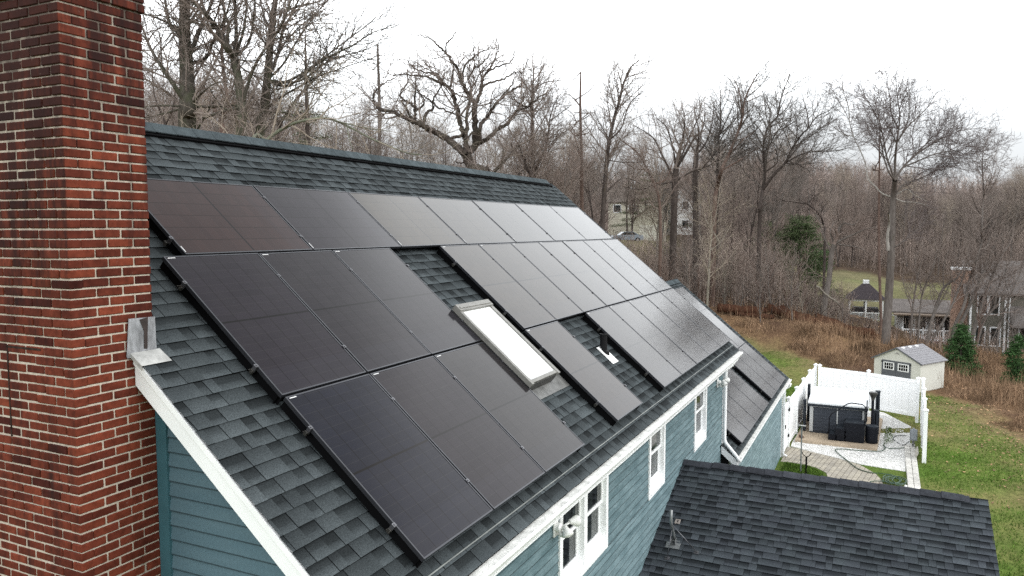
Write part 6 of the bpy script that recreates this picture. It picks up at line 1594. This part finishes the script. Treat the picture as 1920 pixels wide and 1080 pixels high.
TOPS = [(250, 40), (420, 80), (560, 120), (640, 140), (720, 160), (830, 185), (960, 195), (1060, 205), (1130, 225), (1200, 225), (1300, 225), (1400, 215), (1480, 225), (1560, 255), (1640, 290), (1720, 322), (1800, 330), (1880, 318), (1960, 250), (2300, 190)]
tx = [t[0] for t in TOPS]; ty = [t[1] for t in TOPS]
def blocked(x, d, low=False):
    if low and 1090 < x < 1330 and d < 72: return False
    if 1135 < x < 1312 and d < 104: return True        # view to the cream houses stays open
    if 1585 < x < 1655 and d < 79: return True
    if 1655 < x < 1985 and d < 66 and not (low and d < 59): return True
    if 1455 < x < 1790 and 60 < d < 116: return True
    if 1985 > x > 1780 and d < 76: return not low or d > 59
    return False
used = set()
def scatter(types, n, x0, x1, d0, d1, tall, label, cat, group, hk=(.8, 1.05), seed=1, native=14.0):
    r = random.Random(seed); k = 0; tries = 0; pts = []
    while k < n and tries < n * 30:
        tries += 1; x = r.uniform(x0, x1); d = r.uniform(d0, d1)
        if blocked(x, d, not tall): continue
        P = at(x, 429, d)
        if any((P[0] - a) ** 2 + (P[1] - b) ** 2 < (1.6 if tall else .8) ** 2 for a, b in pts): continue
        pts.append((P[0], P[1])); gz = float(ground_z(P[0], P[1]))
        if tall:
            yt = np.interp(x, tx, ty) + abs(r.gauss(0, 26)) - 6; zt = CAM[2] + d * (429 - yt) / F; h = min(max(zt - gz, 5), 24) * 1.0
        else: h = r.uniform(*hk)
        t = r.choice(types); s_ = h / native / 1.05
        if t.name not in used and 'label' not in t:
            used.add(t.name); t.location = (P[0], P[1], gz); t.scale = (s_ * r.uniform(.75, 1.0),) * 2 + (s_,); t.rotation_euler = (0, 0, r.uniform(0, 6.28)); props(t, label, cat, group)
        else: copy_thing(t, (P[0], P[1], gz), (s_ * r.uniform(.7, 1.0), s_), r.uniform(0, 6.28), label, cat, group)
        k += 1
scatter(TYPES, 62, 230, 1075, 46, 105, True, 'bare brown woodland tree rising behind the long roof ridge', 'tree', 'bare trees behind the ridge', seed=1)
scatter(TYPES, 40, 1075, 1480, 70, 118, True, 'bare woodland tree in the dense wood around the cream houses', 'tree', 'bare trees around the cream houses', seed=2)
scatter(TYPES, 75, 1440, 2050, 112, 150, True, 'bare woodland tree along the wood beyond the green field', 'tree', 'bare trees beyond the green field', seed=3)
scatter(TYPES, 8, 1985, 2330, 50, 84, True, 'unseen bare tree added past the olive house for dark panel reflections', 'tree', 'unseen trees added past the olive house', seed=14)  # out of view, added to darken what the wing panels mirror
scatter(SHRUB, 66, 240, 1100, 40, 80, False, 'twiggy brown understory tree showing just above the roof ridge', 'small tree', 'understory behind the ridge', (5, 9), 4, 5.0)
scatter(SHRUB, 95, 1100, 1500, 50, 92, False, 'twiggy understory tree in the thicket above the log pile', 'small tree', 'understory above the log pile', (3.5, 8), 5, 5.0)
scatter(SHRUB, 20, 1500, 1600, 52, 64, False, 'thin understory tree at the field edge left of the gazebo', 'small tree', 'understory at the field edge', (2.5, 4.5), 6, 5.0)
scatter(SHRUB, 30, 1640, 2050, 66, 112, False, 'twiggy understory tree around the pool house and olive house', 'small tree', 'understory around the olive house', (3, 6), 7, 5.0)
scatter(SHRUB, 4, 1640, 2040, 53, 58, False, 'thin bare sapling screening the olive house and pool house', 'small tree', 'saplings in front of the olive house', (4, 8), 8, 5.0)
for o in TYPES + SHRUB:
    if 'label' not in o:
        for c in list(o.children): bpy.data.objects.remove(c)
        bpy.data.objects.remove(o)

# --- uncountable masses: thicket stems and the far wooded hill
def stems(n, x0, x1, d0, d1, h0, h1, seed, side=3):
    X, Y, D, PX, r = sector(n, x0, x1, d0, d1, seed); k = np.array([not blocked(a, b, True) or (b < 60 and r.random() < .5) for a, b in zip(PX, D)]); k &= sdist(X, Y, LAWN) > 4; X, Y = X[k], Y[k]; Zg = ground_z(X, Y); L = []
    for x, y, z in zip(X, Y, Zg):
        h = r.uniform(h0, h1); a = r.uniform(0, 6.28); l = r.normal(0, .16) * h; p = np.array([x, y, z - .1]); e = p + np.array([math.cos(a) * l, math.sin(a) * l, h]); mid = (p + e) / 2 + r.normal(0, .05 * h, 3)
        rr = r.uniform(.008, .022); L.append((np.array([p, mid, e]), np.array([rr, rr * .75, rr * .35])))
        for j in range(int(r.integers(7, 13))):
            t = r.uniform(.3, .95); b = (p * (1 - t) + e * t); a2 = r.uniform(0, 6.28); l2 = h * r.uniform(.12, .3); c = b + np.array([math.cos(a2) * l2 * .6, math.sin(a2) * l2 * .6, l2 * .75]); L.append((np.array([b, (b + c) / 2 + r.normal(0, .04 * l2, 3), c]), np.array([rr * .5, rr * .4, rr * .25])))
    return L
L = stems(3800, 1080, 1500, 55, 104, 1.6, 5.5, 61) + stems(600, 1480, 1600, 55, 64, 1.0, 3.2, 64) + stems(420, 1600, 2060, 52, 62, .8, 2.4, 62) + stems(2600, 240, 1090, 38, 100, 3.0, 8.0, 63) + stems(3400, 1430, 2080, 116, 165, 3, 8, 65)
V, Fq = tubes_np(L, 3); r = np.random.default_rng(1)
props(mesh_np('thicket', V, Fq, M_THICK, None, tint=np.repeat(np.exp(r.normal(0, .35, len(L))), 9)), 'thicket of thin bare stems through the whole wood', kind='stuff')
def far_wood(n, d0, d1, seed):
    X, Y, D, PX, r = sector(n, 60, 2150, d0, d1, seed, .8); Zg = ground_z(X, Y); L = []; T = []
    for x, y, z in zip(X, Y, Zg):
        h = r.uniform(8, 15); p = np.array([x, y, z]); t0 = math.exp(r.normal(0, .3)); L.append((np.array([p, p + [r.normal(0, .5), r.normal(0, .5), h * .5], p + [r.normal(0, .9), r.normal(0, .9), h]]), np.array([.13, .09, .03]))); T.append(t0)
        for j in range(34):
            t = r.uniform(.15, .98); b = p + np.array([0, 0, h * t]); a = r.uniform(0, 6.28); l = h * .32 * r.uniform(.4, 1) * (1.25 - .8 * t); c = b + np.array([math.cos(a) * l, math.sin(a) * l, l * r.uniform(.4, 1.3)])
            L.append((np.array([b, (b + c) / 2 + r.normal(0, .08 * l, 3), c]), np.array([.042, .032, .016]))); T.append(t0 * math.exp(r.normal(0, .15)))
    return L, T
L, T = far_wood(3300, 150, 430, 71); V, Fq = tubes_np(L, 3)
props(mesh_np('far_woods', V, Fq, simple('far_wood_twigs', (.27, .218, .192), .9, .3, .03, spec=.03, tint=True), None, tint=np.repeat(np.array(T), 9)), 'far wooded hillside in grey and mauve', kind='stuff')

# --- fallen logs along the edge of the wood
LG = 'fallen logs along the wood edge'
RL = random.Random(5)
LOGS = [((1345, 578), (1420, 583), 12, 'dark fallen log at the left end of the log line'), ((1400, 566), (1470, 588), 10, 'slanting fallen log over the left pile'), ((1440, 578), (1540, 602), 13, 'long rust brown log in the middle of the log line'),
        ((1470, 592), (1580, 606), 12, 'lower long log facing the dry grass'), ((1530, 598), (1622, 608), 15, 'thick rotten orange brown log right of the middle'), ((1610, 596), (1664, 622), 11, 'dark log propped against the sycamore foot'), ((1380, 558), (1450, 568), 9, 'upper dark log at the back of the pile'),
        ((1600, 606), (1640, 596), 12, 'short log end tipped up beside the sycamore'), ((1530, 536), (1575, 572), 3, 'thin pale broken pole leaning in the wood'), ((1403, 520), (1420, 526), 4, 'white birch log lying far back on the left')]
for k, (a, b, w_, lb) in enumerate(LOGS):
    d = 52.5 + .5 * (k % 3) if k != 9 else 70; w_ = w_ * 1.35; A = at(*a, d); B = at(*b, d + RL.uniform(-1, 1)); rr = w_ / 2 / F * d
    if k < 8: A[2] = float(ground_z(A[0], A[1])) + rr * RL.uniform(.7, 1.6); B[2] = float(ground_z(B[0], B[1])) + rr * RL.uniform(.7, 1.6) + (.35 if k in (1, 5, 7) else 0)
    o = thing('fallen_log', tuple((A + B) / 2), lb, 'log', LG); m = MB(); ts = np.linspace(0, 1, 9)
    m.tube([A * (1 - t) + B * t + np.array([RL.gauss(0, .03) for _ in range(3)]) for t in ts], [rr * RL.uniform(.8, 1.1) for _ in ts], 9); m.build('trunk', B_WHITE if k == 9 else (B_PALE if k == 8 else M_LOG), o, True)
    m = MB()
    for j in range(3 if k < 8 else 0):
        t = RL.uniform(.15, .9); p = A * (1 - t) + B * t; m.tube([p, p + np.array([RL.gauss(0, .25), RL.gauss(0, .25), RL.uniform(.3, .9)]), p + np.array([RL.gauss(0, .5), RL.gauss(0, .5), RL.uniform(.6, 1.5)])], [.04, .03, .012], 5)
    if k < 8: m.build('branch_stub', B_DARK, o, True)
